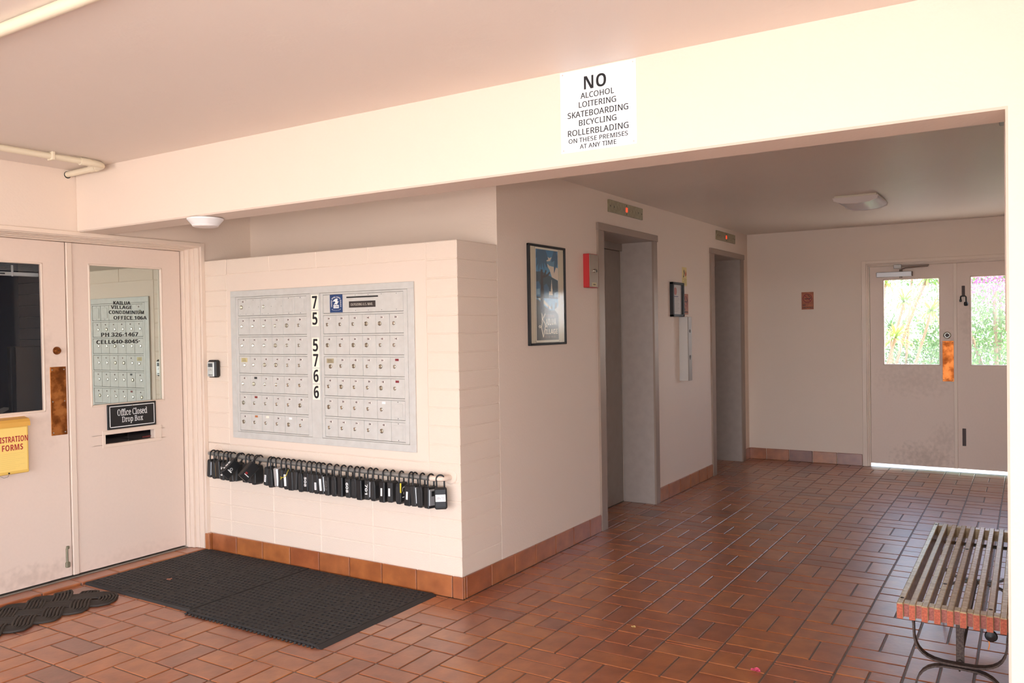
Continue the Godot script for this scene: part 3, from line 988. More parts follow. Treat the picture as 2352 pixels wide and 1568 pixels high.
var mail_cache := {}
func mail_door(bank: Node3D, xa: float, xb: float, ya: float, yb: float, id: int, kind: String):
	var g := 0.0008
	var w := xb - xa - 2 * g
	var h := yb - ya - 2 * g
	var key := "d%s%d" % [kind, roundi(w * 1000)]
	if not mail_cache.has(key):
		var m := mb().box(V(-w / 2, -h / 2, 0.0005), V(w / 2, h / 2, 0.0075), 0.0012)
		mail_cache[key] = m.mesh(M.panel)
	var d := inst(mail_cache[key], "mail_door", bank)
	d.position = V((xa + xb) / 2, (ya + yb) / 2, rng.randf_range(-0.0006, 0.0006))
	if kind == "blank":
		var m := mb().box(V(-0.034, -0.038, 0.0075), V(0.034, 0.038, 0.0095), 0.0012)
		put(m, "cover_plate", M.panel, d)
		for s in [-0.047, 0.047]:
			put(mb().lathe([Vector2(0.003, 0), Vector2(0, 0.001)], Transform3D(Basis(V(1, 0, 0), V(0, 0, 1), V(0, -1, 0)), V(0, s, 0.0075)), 6), "rivet", M.paneldark, d)
		return
	if not mail_cache.has("lock"):
		mail_cache["lock"] = mb().lathe([Vector2(0.0108, 0), Vector2(0.0105, 0.003), Vector2(0.0082, 0.0042), Vector2(0.0072, 0.0030), Vector2(0.0, 0.0034)], Transform3D(Basis(V(1, 0, 0), V(0, 0, 1), V(0, -1, 0)), Vector3.ZERO), 14).mesh(M.chrome)
		mail_cache["lock2"] = mb().lathe([Vector2(0.0130, 0), Vector2(0.0125, 0.004), Vector2(0.0098, 0.0055), Vector2(0.0078, 0.0040), Vector2(0.0, 0.0044)], Transform3D(Basis(V(1, 0, 0), V(0, 0, 1), V(0, -1, 0)), Vector3.ZERO), 14).mesh(M.brasslock)
		mail_cache["key"] = mb().box(V(-0.0008, -0.0035, 0), V(0.0008, 0.0035, 0.0006)).mesh(M.paneldark)
		mail_cache["tag"] = mb().box(V(-0.012, -0.0055, 0), V(0.012, 0.0055, 0.0004)).mesh(mat(c8(226, 220, 212), 0.5))
		mail_cache["bar"] = mb().box(V(-0.0022, -0.0036, 0), V(0.0022, 0.0036, 0.0003)).mesh(mat(c8(92, 66, 64), 0.6))
	var lx := -w / 2 + 0.031
	var ly := 0.0005
	if kind == "carrier":
		lx = 0.0; ly = -0.003
	var big := id in [112, 109, 114, 21, 36, 118, 122, 128, 110]
	var lk := inst(mail_cache["lock2" if big or (id * 7) % 5 == 0 else "lock"], "lock", d)
	lk.position = V(lx, ly, 0.0075)
	lk.rotation.z = rng.randf_range(-0.6, 0.6)
	if kind == "wide":
		for p in [[-0.085, 0.045], [-0.03, 0.045], [0.04, 0.045], [-0.085, -0.045], [-0.03, -0.045], [0.04, -0.045], [0.0, 0.0], [0.09, 0.0]]:
			put(mb().lathe([Vector2(0.003, 0), Vector2(0, 0.001)], Transform3D(Basis(V(1, 0, 0), V(0, 0, 1), V(0, -1, 0)), V(p[0], p[1], 0.0075)), 6), "rivet", M.steel, d)
		if id == 1: return
	if kind == "carrier":
		var pl := put(mb().box(V(-0.030, 0.017, 0.0075), V(0.027, 0.044, 0.0083)), "data_plate", mat(c8(206, 190, 138) if id < 50 else c8(168, 154, 124), 0.5), d)
		for i in 4:
			put(mb().box(V(-0.022, 0.021 + i * 0.0055, 0.0083), V(0.019 - i * 0.003, 0.0228 + i * 0.0055, 0.0085)), "print_line", mat(c8(110, 98, 74), 0.6), pl)
		return
	# small number tag above the lock; a few are plain colour stickers
	var tx := lx + 0.018
	var special := {25: c8(20, 20, 22), 31: c8(128, 40, 34), 37: c8(184, 112, 66), 38: c8(250, 232, 214), 123: c8(128, 34, 44), 129: c8(128, 34, 44), 40: c8(240, 238, 236), 134: c8(244, 240, 240)}
	if special.has(id):
		put(mb().box(V(tx - 0.013, 0.033, 0.0075), V(tx + 0.013, 0.046, 0.008)), "sticker", mat(special[id], 0.5), d)
		return
	var t := inst(mail_cache["tag"], "number_tag", d)
	t.position = V(tx, 0.036, 0.0075)
	for i in 3:
		var b := inst(mail_cache["bar"], "print_mark", t) if false else null
	var mk := mb()
	for i in 3:
		var hh := 0.0022 + ((id * 5 + i * 3) % 4) * 0.0005
		mk.box(V(-0.0108 + i * 0.0056, -hh * 1.5, 0.0004), V(-0.0066 + i * 0.0056, hh * 1.5, 0.0007))
	put(mk, "print_mark", mail_cache["bar"].surface_get_material(0), t)

func outgoing(bank: Node3D, xa: float, xb: float, ya: float, yb: float):
	var d := bx(bank, "outgoing_mail_door", V(xa + 0.001, ya + 0.001, 0.0005), V(xb - 0.001, yb - 0.001, 0.0075), M.panel, 0.0012)
	bx(d, "letter_slot", V(-0.800, 1.6555, 0.0074), V(-0.555, 1.6640, 0.0079), M.black)
	var pl := bx(d, "name_plate", V(-0.780, 1.5985, 0.0075), V(-0.575, 1.6355, 0.0088), mat(c8(52, 44, 42), 0.4), 0.0004)
	text(pl, "lettering", "OUTGOING U.S. MAIL", "s", 0.172, 0.0145, V(-0.680, 1.6165, 0.0090), Basis.IDENTITY, mat(c8(206, 200, 186), 0.5), 0.0005)
	for p in [[-0.73, 1.671], [-0.63, 1.671], [-0.53, 1.671], [-0.42, 1.671], [-0.73, 1.581], [-0.63, 1.581], [-0.53, 1.581], [-0.42, 1.581]]:
		put(mb().lathe([Vector2(0.0032, 0), Vector2(0, 0.001)], Transform3D(Basis(V(1, 0, 0), V(0, 0, 1), V(0, -1, 0)), V(p[0], p[1], 0.0075)), 6), "rivet", M.steel, d)
	# blue postal emblem
	var em := bx(d, "postal_emblem", V(-0.933, 1.573, 0.0075), V(-0.831, 1.679, 0.0092), mat(c8(34, 64, 112), 0.35), 0.0004)
	var wt := mat(c8(240, 236, 232), 0.5)
	var eg := PackedVector2Array()
	for p in [[245, 405], [300, 330], [370, 282], [430, 270], [460, 300], [450, 350], [440, 385], [470, 398], [512, 398], [470, 430], [428, 522], [412, 524], [398, 508], [378, 500], [350, 510], [290, 520], [330, 470], [362, 440], [342, 392], [310, 385]]:
		eg.append(emblem_at(p[0], p[1]))
	put(mb().prism(eg, Transform3D(Basis.IDENTITY, V(0, 0, 0.0092)), 0.0004), "eagle", wt, em)
	var a: Vector2 = emblem_at(280, 675)
	var b: Vector2 = emblem_at(500, 540)
	bx(em, "emblem_base", V(a.x, a.y, 0.0092), V(b.x, b.y, 0.0096), wt)
	text(em, "lettering", "U.S.MAIL", "b", (b.x - a.x) * 0.86, (b.y - a.y) * 0.42, V((a.x + b.x) / 2, (a.y + b.y) / 2, 0.0097), Basis.IDENTITY, mat(c8(34, 64, 112), 0.4), 0.0003)
	var L: Vector2 = emblem_at(205, 480)
	text(em, "lettering", "UNITED", "b", 0.040, 0.0075, V(L.x, L.y, 0.0094), Basis(V(0, 1, 0), V(-1, 0, 0), V(0, 0, 1)), wt, 0.0003)
	var Rr: Vector2 = emblem_at(580, 480)
	text(em, "lettering", "SERVICE", "b", 0.043, 0.0075, V(Rr.x, Rr.y, 0.0094), Basis(V(0, -1, 0), V(1, 0, 0), V(0, 0, 1)), wt, 0.0003)
	var s := "STATES POSTAL"
	var cc: Vector2 = emblem_at(392, 330)
	for i in s.length():
		if s[i] == " ": continue
		var an := deg_to_rad(158.0 - i * 136.0 / 12.0)
		var p := cc + Vector2(cos(an) * 0.036, sin(an) * 0.017)
		var up := Vector2(cos(an) * 0.7, sin(an) + 0.25).normalized()
		text(em, "lettering", s[i], "b", 0.0052, 0.0072, V(p.x, p.y, 0.0094), Basis(V(up.y, -up.x, 0), V(up.x, up.y, 0), V(0, 0, 1)), wt, 0.0003)
	for i in 9:
		var an := deg_to_rad(200.0 + i * 140.0 / 8.0)
		var c2: Vector2 = emblem_at(392, 690)
		var p := c2 + Vector2(cos(an) * 0.037, sin(an) * 0.0105)
		put(mb().lathe([Vector2(0.0021, 0), Vector2(0, 0.0003)], Transform3D(Basis(V(1, 0, 0), V(0, 0, 1), V(0, -1, 0)), V(p.x, p.y, 0.0093)), 5), "star", wt, em)

func emblem_at(X: float, Y: float) -> Vector2:
	return Vector2(-0.933 + (X - 130.0) / 520.0 * 0.102, 1.679 - (Y - 110.0) / 740.0 * 0.106)

func mats():
	# two perforated rubber mats under the mailboxes
	for k in 2:
		var x0: float = -2.096 if k == 0 else -1.131
		var x1: float = -1.136 if k == 0 else -0.186
		var z0: float = 0.020 if k == 0 else 0.026
		var z1: float = 0.868 if k == 0 else 0.900
		var o := thing("rubber_mat", "black perforated rubber mat in the corner by the office doors" if k == 0 else "black perforated rubber mat with a toothed front edge below the mailboxes", "mat", V(x0, 0, z0), "perforated rubber mats")
		var W := x1 - x0
		var D := z1 - z0
		var pw := W / 3.0
		var pd := D / 3.0
		var hole := mb()
		var top := 0.0135
		for a in 3:
			for b in 3:
				perforated(hole, a * pw + 0.009, b * pd + 0.009, (a + 1) * pw - 0.009, (b + 1) * pd - 0.009, top)
		# flat ribs between the panels, the rim and the base sheet
		for a in 4:
			var cx := clampf(a * pw, 0.003, W - 0.003)
			hole.box(V(maxf(cx - 0.009, 0), 0.002, 0), V(minf(cx - 0.0016, W), top - 0.001, D)) if a > 0 else null
			hole.box(V(maxf(cx + 0.0016, 0), 0.002, 0), V(minf(cx + 0.009, W), top - 0.001, D)) if a < 3 else null
			var cz := clampf(a * pd, 0.003, D - 0.003)
			hole.box(V(0, 0.002, maxf(cz - 0.009, 0)), V(W, top - 0.0012, minf(cz - 0.0016, D))) if a > 0 else null
			hole.box(V(0, 0.002, maxf(cz + 0.0016, 0)), V(W, top - 0.0012, minf(cz + 0.009, D))) if a < 3 else null
		put(hole, "perforated_sheet", M.rubber, o)
		bx(o, "base_sheet", V(0.002, 0.0005, 0.002), V(W - 0.002, 0.0035, D - 0.002), M.black)
		if k == 1:
			for i in 34:
				var xx := 0.012 + i * (W - 0.03) / 33.0
				put(mb().box(V(xx - 0.0075, 0.0005, D), V(xx + 0.0075, 0.010, D + 0.016), 0.004), "edge_tooth", M.rubber, o)
			put(mb().prism(PackedVector2Array([Vector2(0, 0), Vector2(0.03, 0), Vector2(0, 0.0125)]), Transform3D(Basis.IDENTITY, V(W, 0, 0)), D), "bevelled_edge", M.rubber, o)
		else:
			put(mb().prism(PackedVector2Array([Vector2(0, 0), Vector2(0.008, 0), Vector2(0, 0.0125)]), Transform3D(YX.inverse(), V(W, 0, D)), W), "bevelled_edge", M.rubber, o)
	woven_mat()

func perforated(m: MB, x0: float, z0: float, x1: float, z1: float, top: float):
	var rows := 8
	var cols := 9
	var ph := (z1 - z0) / rows
	var pw := (x1 - x0) / (cols + 0.5)
	for r in rows:
		var off := 0.0 if r % 2 == 0 else pw / 2
		var za := z0 + r * ph
		var zb := za + ph
		if off > 0.0: m.poly([V(x0, top, za), V(x0 + off, top, za), V(x0 + off, top, zb), V(x0, top, zb)], Vector3.UP)
		else: m.poly([V(x1 - pw / 2, top, za), V(x1, top, za), V(x1, top, zb), V(x1 - pw / 2, top, zb)], Vector3.UP)
		for c in cols:
			var xa := x0 + off + c * pw
			var cx := xa + pw / 2
			var cz := (za + zb) / 2
			var outer := []
			var inner := []
			var low := []
			var sq := [Vector2(1, 0), Vector2(1, 1), Vector2(0, 1), Vector2(-1, 1), Vector2(-1, 0), Vector2(-1, -1), Vector2(0, -1), Vector2(1, -1)]
			for k in 8:
				var an := TAU * k / 8.0
				outer.append(V(cx + sq[k].x * pw / 2, top, cz + sq[k].y * ph / 2))
				inner.append(V(cx + cos(an) * pw * 0.33, top, cz + sin(an) * ph * 0.33))
				low.append(V(cx + cos(an) * pw * 0.31, 0.0036, cz + sin(an) * ph * 0.31))
			for k in 8:
				var j := (k + 1) % 8
				m.poly([outer[k], outer[j], inner[j], inner[k]], Vector3.UP)
				m.poly([inner[k], inner[j], low[j], low[k]], V(cx, top, cz) - inner[k])
	# outer skirt
	for e in [[V(x0, 0, z0), V(x1, 0, z0), V(0, 0, -1)], [V(x0, 0, z1), V(x1, 0, z1), V(0, 0, 1)], [V(x0, 0, z0), V(x0, 0, z1), V(-1, 0, 0)], [V(x1, 0, z0), V(x1, 0, z1), V(1, 0, 0)]]:
		var a: Vector3 = e[0]
		var b: Vector3 = e[1]
		m.poly([a, b, b + V(0, top, 0), a + V(0, top, 0)], e[2])

func woven_mat():
	# doormat of interlaced ribbed rubber straps (diagonal weave that turns back at the edges)
	var o := thing("woven_doormat", "dark interlaced ribbed rubber doormat in front of the office doors", "mat", V(0, 0, 0))
	var ax := 0.085
	var az := 0.074
	var NX := 4
	var NZ := 17
	var ox := -2.023
	var oz := 0.948
	var seen := {}
	var m := mb()
	for s in range(0, 40):
		# boundary nodes with odd i + j, not visited yet
		var start := Vector2i(-1, -1)
		for j in NZ + 1:
			for i in NX + 1:
				var edge: bool = i == 0 or i == NX or j == 0 or j == NZ
				if edge and (i + j) % 2 == 1 and not seen.has(Vector2i(i, j)):
					start = Vector2i(i, j); break
			if start.x >= 0: break
		if start.x < 0: break
		var di := 1 if start.x < NX else -1
		var dj := 1 if start.y < NZ else -1
		var p := start
		var pts := []
		for step in 200:
			var edge: bool = p.x == 0 or p.x == NX or p.y == 0 or p.y == NZ
			if edge: seen[p] = true
			pts.append([p, di * dj])
			if p.x + di > NX or p.x + di < 0: di = -di
			if p.y + dj > NZ or p.y + dj < 0: dj = -dj
			p += Vector2i(di, dj)
			if p == start and step > 1 and pts.size() > 3:
				break
		# smooth the path and hang the ribs along it
		var line := []
		for q in pts:
			var g: Vector2i = q[0]
			var edge: bool = g.x == 0 or g.x == NX or g.y == 0 or g.y == NZ
			var over := 0.0
			if not edge:
				var isB: bool = q[1] > 0
				over = 1.0 if isB == (g.x % 2 == 1) else -1.0
			var ex := -0.030 if g.x == 0 else (0.030 if g.x == NX else 0.0)
			var ez := -0.028 if g.y == 0 else (0.028 if g.y == NZ else 0.0)
			line.append(V(ox + g.x * ax + ex, over, oz + g.y * az + ez))
		line.append(line[0])
		var fine := []
		for i in line.size() - 1:
			var a: Vector3 = line[i]
			var b: Vector3 = line[i + 1]
			for k in 4:
				fine.append(a.lerp(b, k / 4.0))
		for it in 2:
			var nw := []
			for i in fine.size():
				var a: Vector3 = fine[(i + fine.size() - 1) % fine.size()]
				var c: Vector3 = fine[(i + 1) % fine.size()]
				nw.append((a + fine[i] * 2.0 + c) / 4.0)
			fine = nw
		for rib in 6:
			var off := (rib - 2.5) * 0.0172
			var path := []
			for i in fine.size() + 1:
				var q: Vector3 = fine[i % fine.size()]
				var d: Vector3 = fine[(i + 1) % fine.size()] - fine[(i + fine.size() - 1) % fine.size()]
				var nn := V(-d.z, 0, d.x).normalized()
				path.append(V(q.x, 0.0068 + 0.0036 * q.y, q.z) + nn * off)
			m.tube(path, 0.0072, 6, false)
	put(m, "ribbed_strap", M.mat2, o)

var LOCKX := [-1.951, -1.915, -1.879, -1.822, -1.787, -1.755, -1.693, -1.658, -1.611, -1.581, -1.53, -1.487, -1.405, -1.382, -1.34, -1.286, -1.251, -1.207, -1.155, -1.118, -1.069, -1.032, -0.99, -0.956, -0.903, -0.845, -0.789, -0.738, -0.686, -0.647, -0.583, -0.542, -0.47, -0.417, -0.354, -0.285, -0.259, -0.207, -0.148, -0.085]

func rail_y(x: float) -> float:
	return 0.656 if x > -0.9 else 0.656 + (-0.9 - x) * 0.0125

func lock_rail():
	var o := thing("lock_rail", "grey metal pipe rail below the mailboxes", "rail", V(0, 0, 0))
	var pts := []
	for x in [-1.99, -1.5, -0.9, -0.145]:
		pts.append(V(x, rail_y(x), 0.07))
	put(mb().tube(pts, 0.0135, 14), "pipe", mat(c8(150, 147, 142), 0.4, 0.5), o)
	put(mb().tube([V(-0.150, 0.656, 0.07), V(-0.085, 0.657, 0.068), V(-0.068, 0.657, 0.05), V(-0.066, 0.657, 0.0)], 0.0150, 12), "end_fitting", M.frame, o)
	put(mb().tube([V(-1.985, rail_y(-1.98), 0.07), V(-2.0, rail_y(-1.98), 0.06), V(-2.0, rail_y(-1.98), 0.0)], 0.0150, 12), "end_fitting", M.frame, o)
	for x in [-0.066, -1.985]:
		put(mb().lathe([Vector2(0.042, 0), Vector2(0.042, 0.004), Vector2(0.036, 0.007), Vector2(0, 0.007)], Transform3D(Basis(V(1, 0, 0), V(0, 0, 1), V(0, -1, 0)), V(x, rail_y(x) + 0.004, 0.0)), 24), "wall_flange", M.frame, o)
	# spread the bodies so that neighbours do not run into each other
	var n := LOCKX.size()
	var bodyx := []
	for x in LOCKX: bodyx.append(x)
	for it in 300:
		for i in n - 1:
			var gap: float = bodyx[i + 1] - bodyx[i]
			var need := 0.0430
			if i == n - 2: need = 0.052
			if gap < need:
				bodyx[i] -= (need - gap) / 2; bodyx[i + 1] += (need - gap) / 2
	var silver := mat(c8(190, 190, 192), 0.35, 0.6)
	var dark := [mat(c8(30, 30, 31), 0.55), mat(c8(24, 24, 26), 0.42), mat(c8(38, 37, 37), 0.6)]
	var shm := mb()
	var arc := []
	arc.append(V(0, 0, 0.021)); arc.append(V(0, 0.058, 0.021))
	for k in range(1, 9):
		var an := PI * k / 8.0
		arc.append(V(0, 0.058 + sin(an) * 0.021, cos(an) * 0.021))
	arc.append(V(0, 0, -0.021))
	var shackle := shm.tube(arc, 0.0046, 8).mesh(mat(c8(26, 26, 28), 0.35, 0.3))
	var bodies := []
	for k in 3:
		var t: float = [0.0198, 0.0204, 0.0190][k]
		if k == 0:
			var pg := PackedVector2Array()
			for q in [[-0.55, -1], [0.55, -1], [0.95, -0.8], [1, -0.2], [0.98, 0.5], [0.75, 0.92], [0.5, 1], [-0.5, 1], [-0.75, 0.92], [-0.98, 0.5], [-1, -0.2], [-0.95, -0.8]]:
				pg.append(Vector2(q[0] * t, q[1] * 0.058))
			bodies.append(mb().prism(pg, Transform3D(Basis.IDENTITY, V(0, -0.058, -0.033)), 0.066, 0.004))
		else:
			bodies.append(mb().box(V(-t, -0.116, -0.033), V(t, 0, 0.033), 0.004 if k == 1 else 0.007))
	var bm := [bodies[0].mesh(dark[0]), bodies[1].mesh(dark[1]), bodies[2].mesh(dark[2])]
	var sm := [mb().box(V(-0.0185, -0.116, -0.033), V(0.0185, 0, 0.033), 0.007).mesh(silver)]
	var white := mat(c8(244, 242, 240), 0.5)
	# [style, face, edge sticker, edge words]
	var info := {
		0: ["", "silver", "", "", "key lockbox with a silver front, first at the left end of the pipe rail"],
		1: ["", "gold", "", "", "black key lockbox with a tan and white paper label on its face"],
		3: ["", "", "", "301", "black key lockbox with white painted marks on its edge, near the left end"],
		5: ["", "", "", "", ""],
		7: ["", "emblem", "", "301", "slanted black key lockbox marked 301 with a round white emblem"],
		9: ["", "", "", "302", "black key lockbox marked with small white figures 302"],
		11: ["", "red", "", "", "slanted black key lockbox with a red and white mark on its face"],
		12: ["", "", "low", "BRE", "black key lockbox with a small lettered white sticker left of a silver one"],
		14: ["silver", "", "", "", "silver shelled key lockbox left of the yellow string"],
		16: ["", "", "tall", "", "black key lockbox with a tall white sticker and yellow string tied on"],
		20: ["", "", "", "508", "black key lockbox with 508 in large white figures"],
		22: ["", "", "low", "NOS", "black key lockbox with a lettered white sticker, right of the 508 box"],
		23: ["", "silver", "tall", "", "black and silver key lockbox with a tall white sticker"],
		24: ["", "", "", "602g", "black key lockbox with faint grey figures 602"],
		27: ["", "", "", "608", "black key lockbox with 608 in white figures"],
		30: ["", "silver", "", "701", "black key lockbox with 701 in white figures and a silver face"],
		32: ["", "", "mid", "", "black key lockbox with a plain white sticker, second to the right of the 701 box"],
		33: ["", "", "mid", "", "black key lockbox with a plain white sticker, third to the right of the 701 box"],
		34: ["", "chalk", "", "", "black key lockbox with a white scrawl and a yellow tag"],
		35: ["", "", "mid", "", "black key lockbox with a plain white sticker, right of the yellow tag"],
		36: ["", "silver", "", "", "black key lockbox with a silver face, fourth from the right end of the rail"],
		38: ["", "silver", "", "", "black key lockbox with a silver face, second from the right end of the rail"],
		39: ["", "front", "", "", "black key lockbox with a white DBN-705 label at the right end of the rail"],
	}
	var words := ["zeroth", "first", "second", "third", "fourth", "fifth", "sixth", "seventh", "eighth", "ninth", "tenth", "eleventh", "twelfth", "thirteenth", "fourteenth", "fifteenth", "sixteenth", "seventeenth", "eighteenth", "nineteenth", "twentieth"]
	var yellow := mat(c8(216, 196, 60), 0.6)
	for i in n:
		var inf = info.get(i, ["", "", "", "", ""])
		var lab: String = inf[4]
		if lab == "":
			lab = ("plain black key lockbox, %s from the left end of the pipe rail" % words[i + 1]) if i < 20 else ("plain black key lockbox, %s from the right end of the pipe rail" % words[n - i])
		var ry := rail_y(LOCKX[i]) + 0.0135
		var L := thing("key_lockbox", lab, "lockbox", V(LOCKX[i], ry + 0.0046, 0.07), "key lockboxes on the pipe rail")
		var style := (i * 7 + 2) % 3
		var roll := atan((bodyx[i] - LOCKX[i]) / 0.11)
		var yaw := rng.randf_range(-0.05, 0.05)
		var pitch := rng.randf_range(-0.03, 0.03)
		if i == 7: roll = -0.40; yaw = -0.40; pitch = -0.72
		if i == 11: roll = -0.36; yaw = -0.45; pitch = -0.72
		if i == 39: yaw = -1.0; roll = 0.0
		if i == 38: yaw = -0.25
		if i == 0: yaw = -0.1
		if i == 1: yaw = -0.15
		L.basis = Basis(V(0, 0, 1), roll) * Basis(V(1, 0, 0), pitch) * Basis(V(0, 1, 0), yaw)
		var drop := 0.058 + rng.randf_range(-0.004, 0.006)
		var s := inst(shackle, "shackle", L)
		s.position = V(0, -0.0745, 0)
		var bdy := inst(sm[0] if inf[0] == "silver" else bm[style], "body", L)
		bdy.position = V(0, -drop, 0)
		var t: float = [0.0198, 0.0204, 0.0190][style]
		match inf[1]:
			"silver":
				bx(bdy, "face_plate", V(t - 0.001, -0.100, -0.026), V(t + 0.003, -0.012, 0.028), silver, 0.002)
				bx(bdy, "window", V(t + 0.0025, -0.05, -0.014), V(t + 0.0034, -0.022, 0.014), M.black)
			"gold":
				bx(bdy, "paper_label", V(t, -0.100, -0.024), V(t + 0.0015, -0.010, 0.027), mat(c8(206, 164, 98), 0.6))
				bx(bdy, "white_label", V(t + 0.0015, -0.09, -0.014), V(t + 0.002, -0.02, 0.016), M.paper)
				for k in 5:
					bx(bdy, "print_mark", V(t + 0.002, -0.086 + k * 0.013, -0.004), V(t + 0.0023, -0.079 + k * 0.013, 0.006), M.ink)
			"emblem":
				bx(bdy, "face_plate", V(t - 0.001, -0.102, -0.029), V(t + 0.002, -0.006, 0.029), M.black, 0.002)
				put(mb().lathe([Vector2(0.010, 0), Vector2(0.010, 0.0006), Vector2(0.0, 0.0006)], Transform3D(Basis(V(0, 0, 1), V(1, 0, 0), V(0, 1, 0)), V(t + 0.002, -0.062, 0.0)), 18), "emblem", mat(c8(190, 190, 190), 0.4), bdy)
				put(mb().lathe([Vector2(0.006, 0), Vector2(0.006, 0.0004), Vector2(0.0, 0.0004)], Transform3D(Basis(V(0, 0, 1), V(1, 0, 0), V(0, 1, 0)), V(t + 0.0026, -0.062, 0.0)), 18), "emblem_core", M.black, bdy)
				bx(bdy, "emblem_bar", V(t + 0.002, -0.079, -0.016), V(t + 0.0026, -0.073, 0.016), white)
			"red":
				bx(bdy, "face_plate", V(t - 0.001, -0.102, -0.029), V(t + 0.002, -0.006, 0.029), M.black, 0.002)
				bx(bdy, "red_mark", V(t + 0.002, -0.082, 0.004), V(t + 0.0025, -0.070, 0.02), mat(c8(150, 30, 30), 0.5))
				bx(bdy, "white_mark", V(t + 0.002, -0.089, -0.016), V(t + 0.0025, -0.085, 0.02), white)
			"chalk":
				text(bdy, "chalk_mark", "C-T", "s", 0.07, 0.03, V(t + 0.0006, -0.056, 0.004), Basis(V(0, -1, 0), V(0, 0, -1), V(1, 0, 0)), white, 0.0005)
				put(mb().box(V(t - 0.004, -0.052, 0.030), V(t + 0.004, 0.002, 0.036), 0.001), "yellow_tag", yellow, bdy)
			"front":
				bx(bdy, "face_plate", V(t - 0.001, -0.102, -0.029), V(t + 0.002, -0.006, 0.029), dark[1], 0.002)
				bx(bdy, "paper_label", V(t + 0.002, -0.072, -0.027), V(t + 0.0026, -0.034, 0.027), white)
				text(bdy, "lettering", "DBN-705", "s", 0.046, 0.014, V(t + 0.0028, -0.054, 0.0), YX, mat(c8(120, 110, 120), 0.6), 0.0004)
		match inf[2]:
			"low": bx(bdy, "sticker", V(-0.008, -0.092, 0.033), V(0.008, -0.048, 0.0336), white)
			"tall": bx(bdy, "sticker", V(-0.009, -0.095, 0.033), V(0.009, -0.024, 0.0336), white)
			"mid": bx(bdy, "sticker", V(-0.006, -0.080, 0.033), V(0.006, -0.036, 0.0336), white)
		if inf[3] != "":
			var wds: String = inf[3]
			var mt := white
			var yy := -0.056
			if wds.ends_with("g"):
				wds = wds.left(3); mt = mat(c8(96, 94, 92), 0.6)
			if inf[2] != "":
				mt = mat(c8(60, 70, 110), 0.6); yy = -0.070
				text(bdy, "lettering", wds, "s", 0.032, 0.008, V(0, yy, 0.0337), Basis(V(0, -1, 0), V(1, 0, 0), V(0, 0, 1)), mt, 0.0004)
			else:
				text(bdy, "lettering", wds, "b", 0.058, 0.018, V(0, yy, 0.0332), Basis(V(0, -1, 0), V(1, 0, 0), V(0, 0, 1)), mt, 0.0005)
		if i == 16:
			put(mb().tube([V(0.02, 0.004, 0.02), V(0.024, -0.01, 0.034), V(0.018, -0.028, 0.040), V(0.0, -0.040, 0.042), V(-0.016, -0.042, 0.041), V(-0.028, -0.050, 0.040)], 0.0020, 6), "string", yellow, bdy)
			for k in 5:
				put(mb().tube([V(-0.016, -0.042, 0.041), V(-0.03, -0.036 - k * 0.005, 0.042 - (k % 2) * 0.004)], 0.0011, 5), "string_end", yellow, bdy)
		if i % 3 == 1:
			bx(bdy, "dial_cover", V(-0.010, -0.100, 0.0325), V(0.010, -0.016, 0.0350), dark[(i + 1) % 3], 0.002) if inf[2] == "" and inf[3] == "" else null
		if i in [9, 10, 24, 25, 26, 29]:
			bx(bdy, "bottom_button", V(-0.004, -0.111, 0.016), V(0.010, -0.106, 0.031), M.chrome, 0.002)
	# the key safe screwed to the wall at the left
	var k := thing("key_safe", "black key safe with a grey front screwed to the block wall", "lockbox", V(-1.985, 1.226, 0.0))
	put(mb().box(V(-0.04, -0.058, 0.0), V(0.04, 0.058, 0.045), 0.010), "body", M.black, k)
	bx(k, "front_plate", V(-0.036, -0.052, 0.043), V(0.030, 0.046, 0.050), mat(c8(186, 184, 182), 0.4, 0.4), 0.004)
	put(mb().box(V(-0.024, 0.012, 0.049), V(0.018, 0.036, 0.052), 0.004), "shutter", mat(c8(70, 72, 76), 0.5), k)
	text(k, "lettering", "CFL", "s", 0.038, 0.014, V(-0.005, -0.006, 0.0503), Basis.IDENTITY, mat(c8(150, 120, 116), 0.6), 0.0004)
	text(k, "brand_mark", "Master", "b", 0.038, 0.009, V(-0.001, -0.040, 0.0503), Basis.IDENTITY, M.ink, 0.0004)

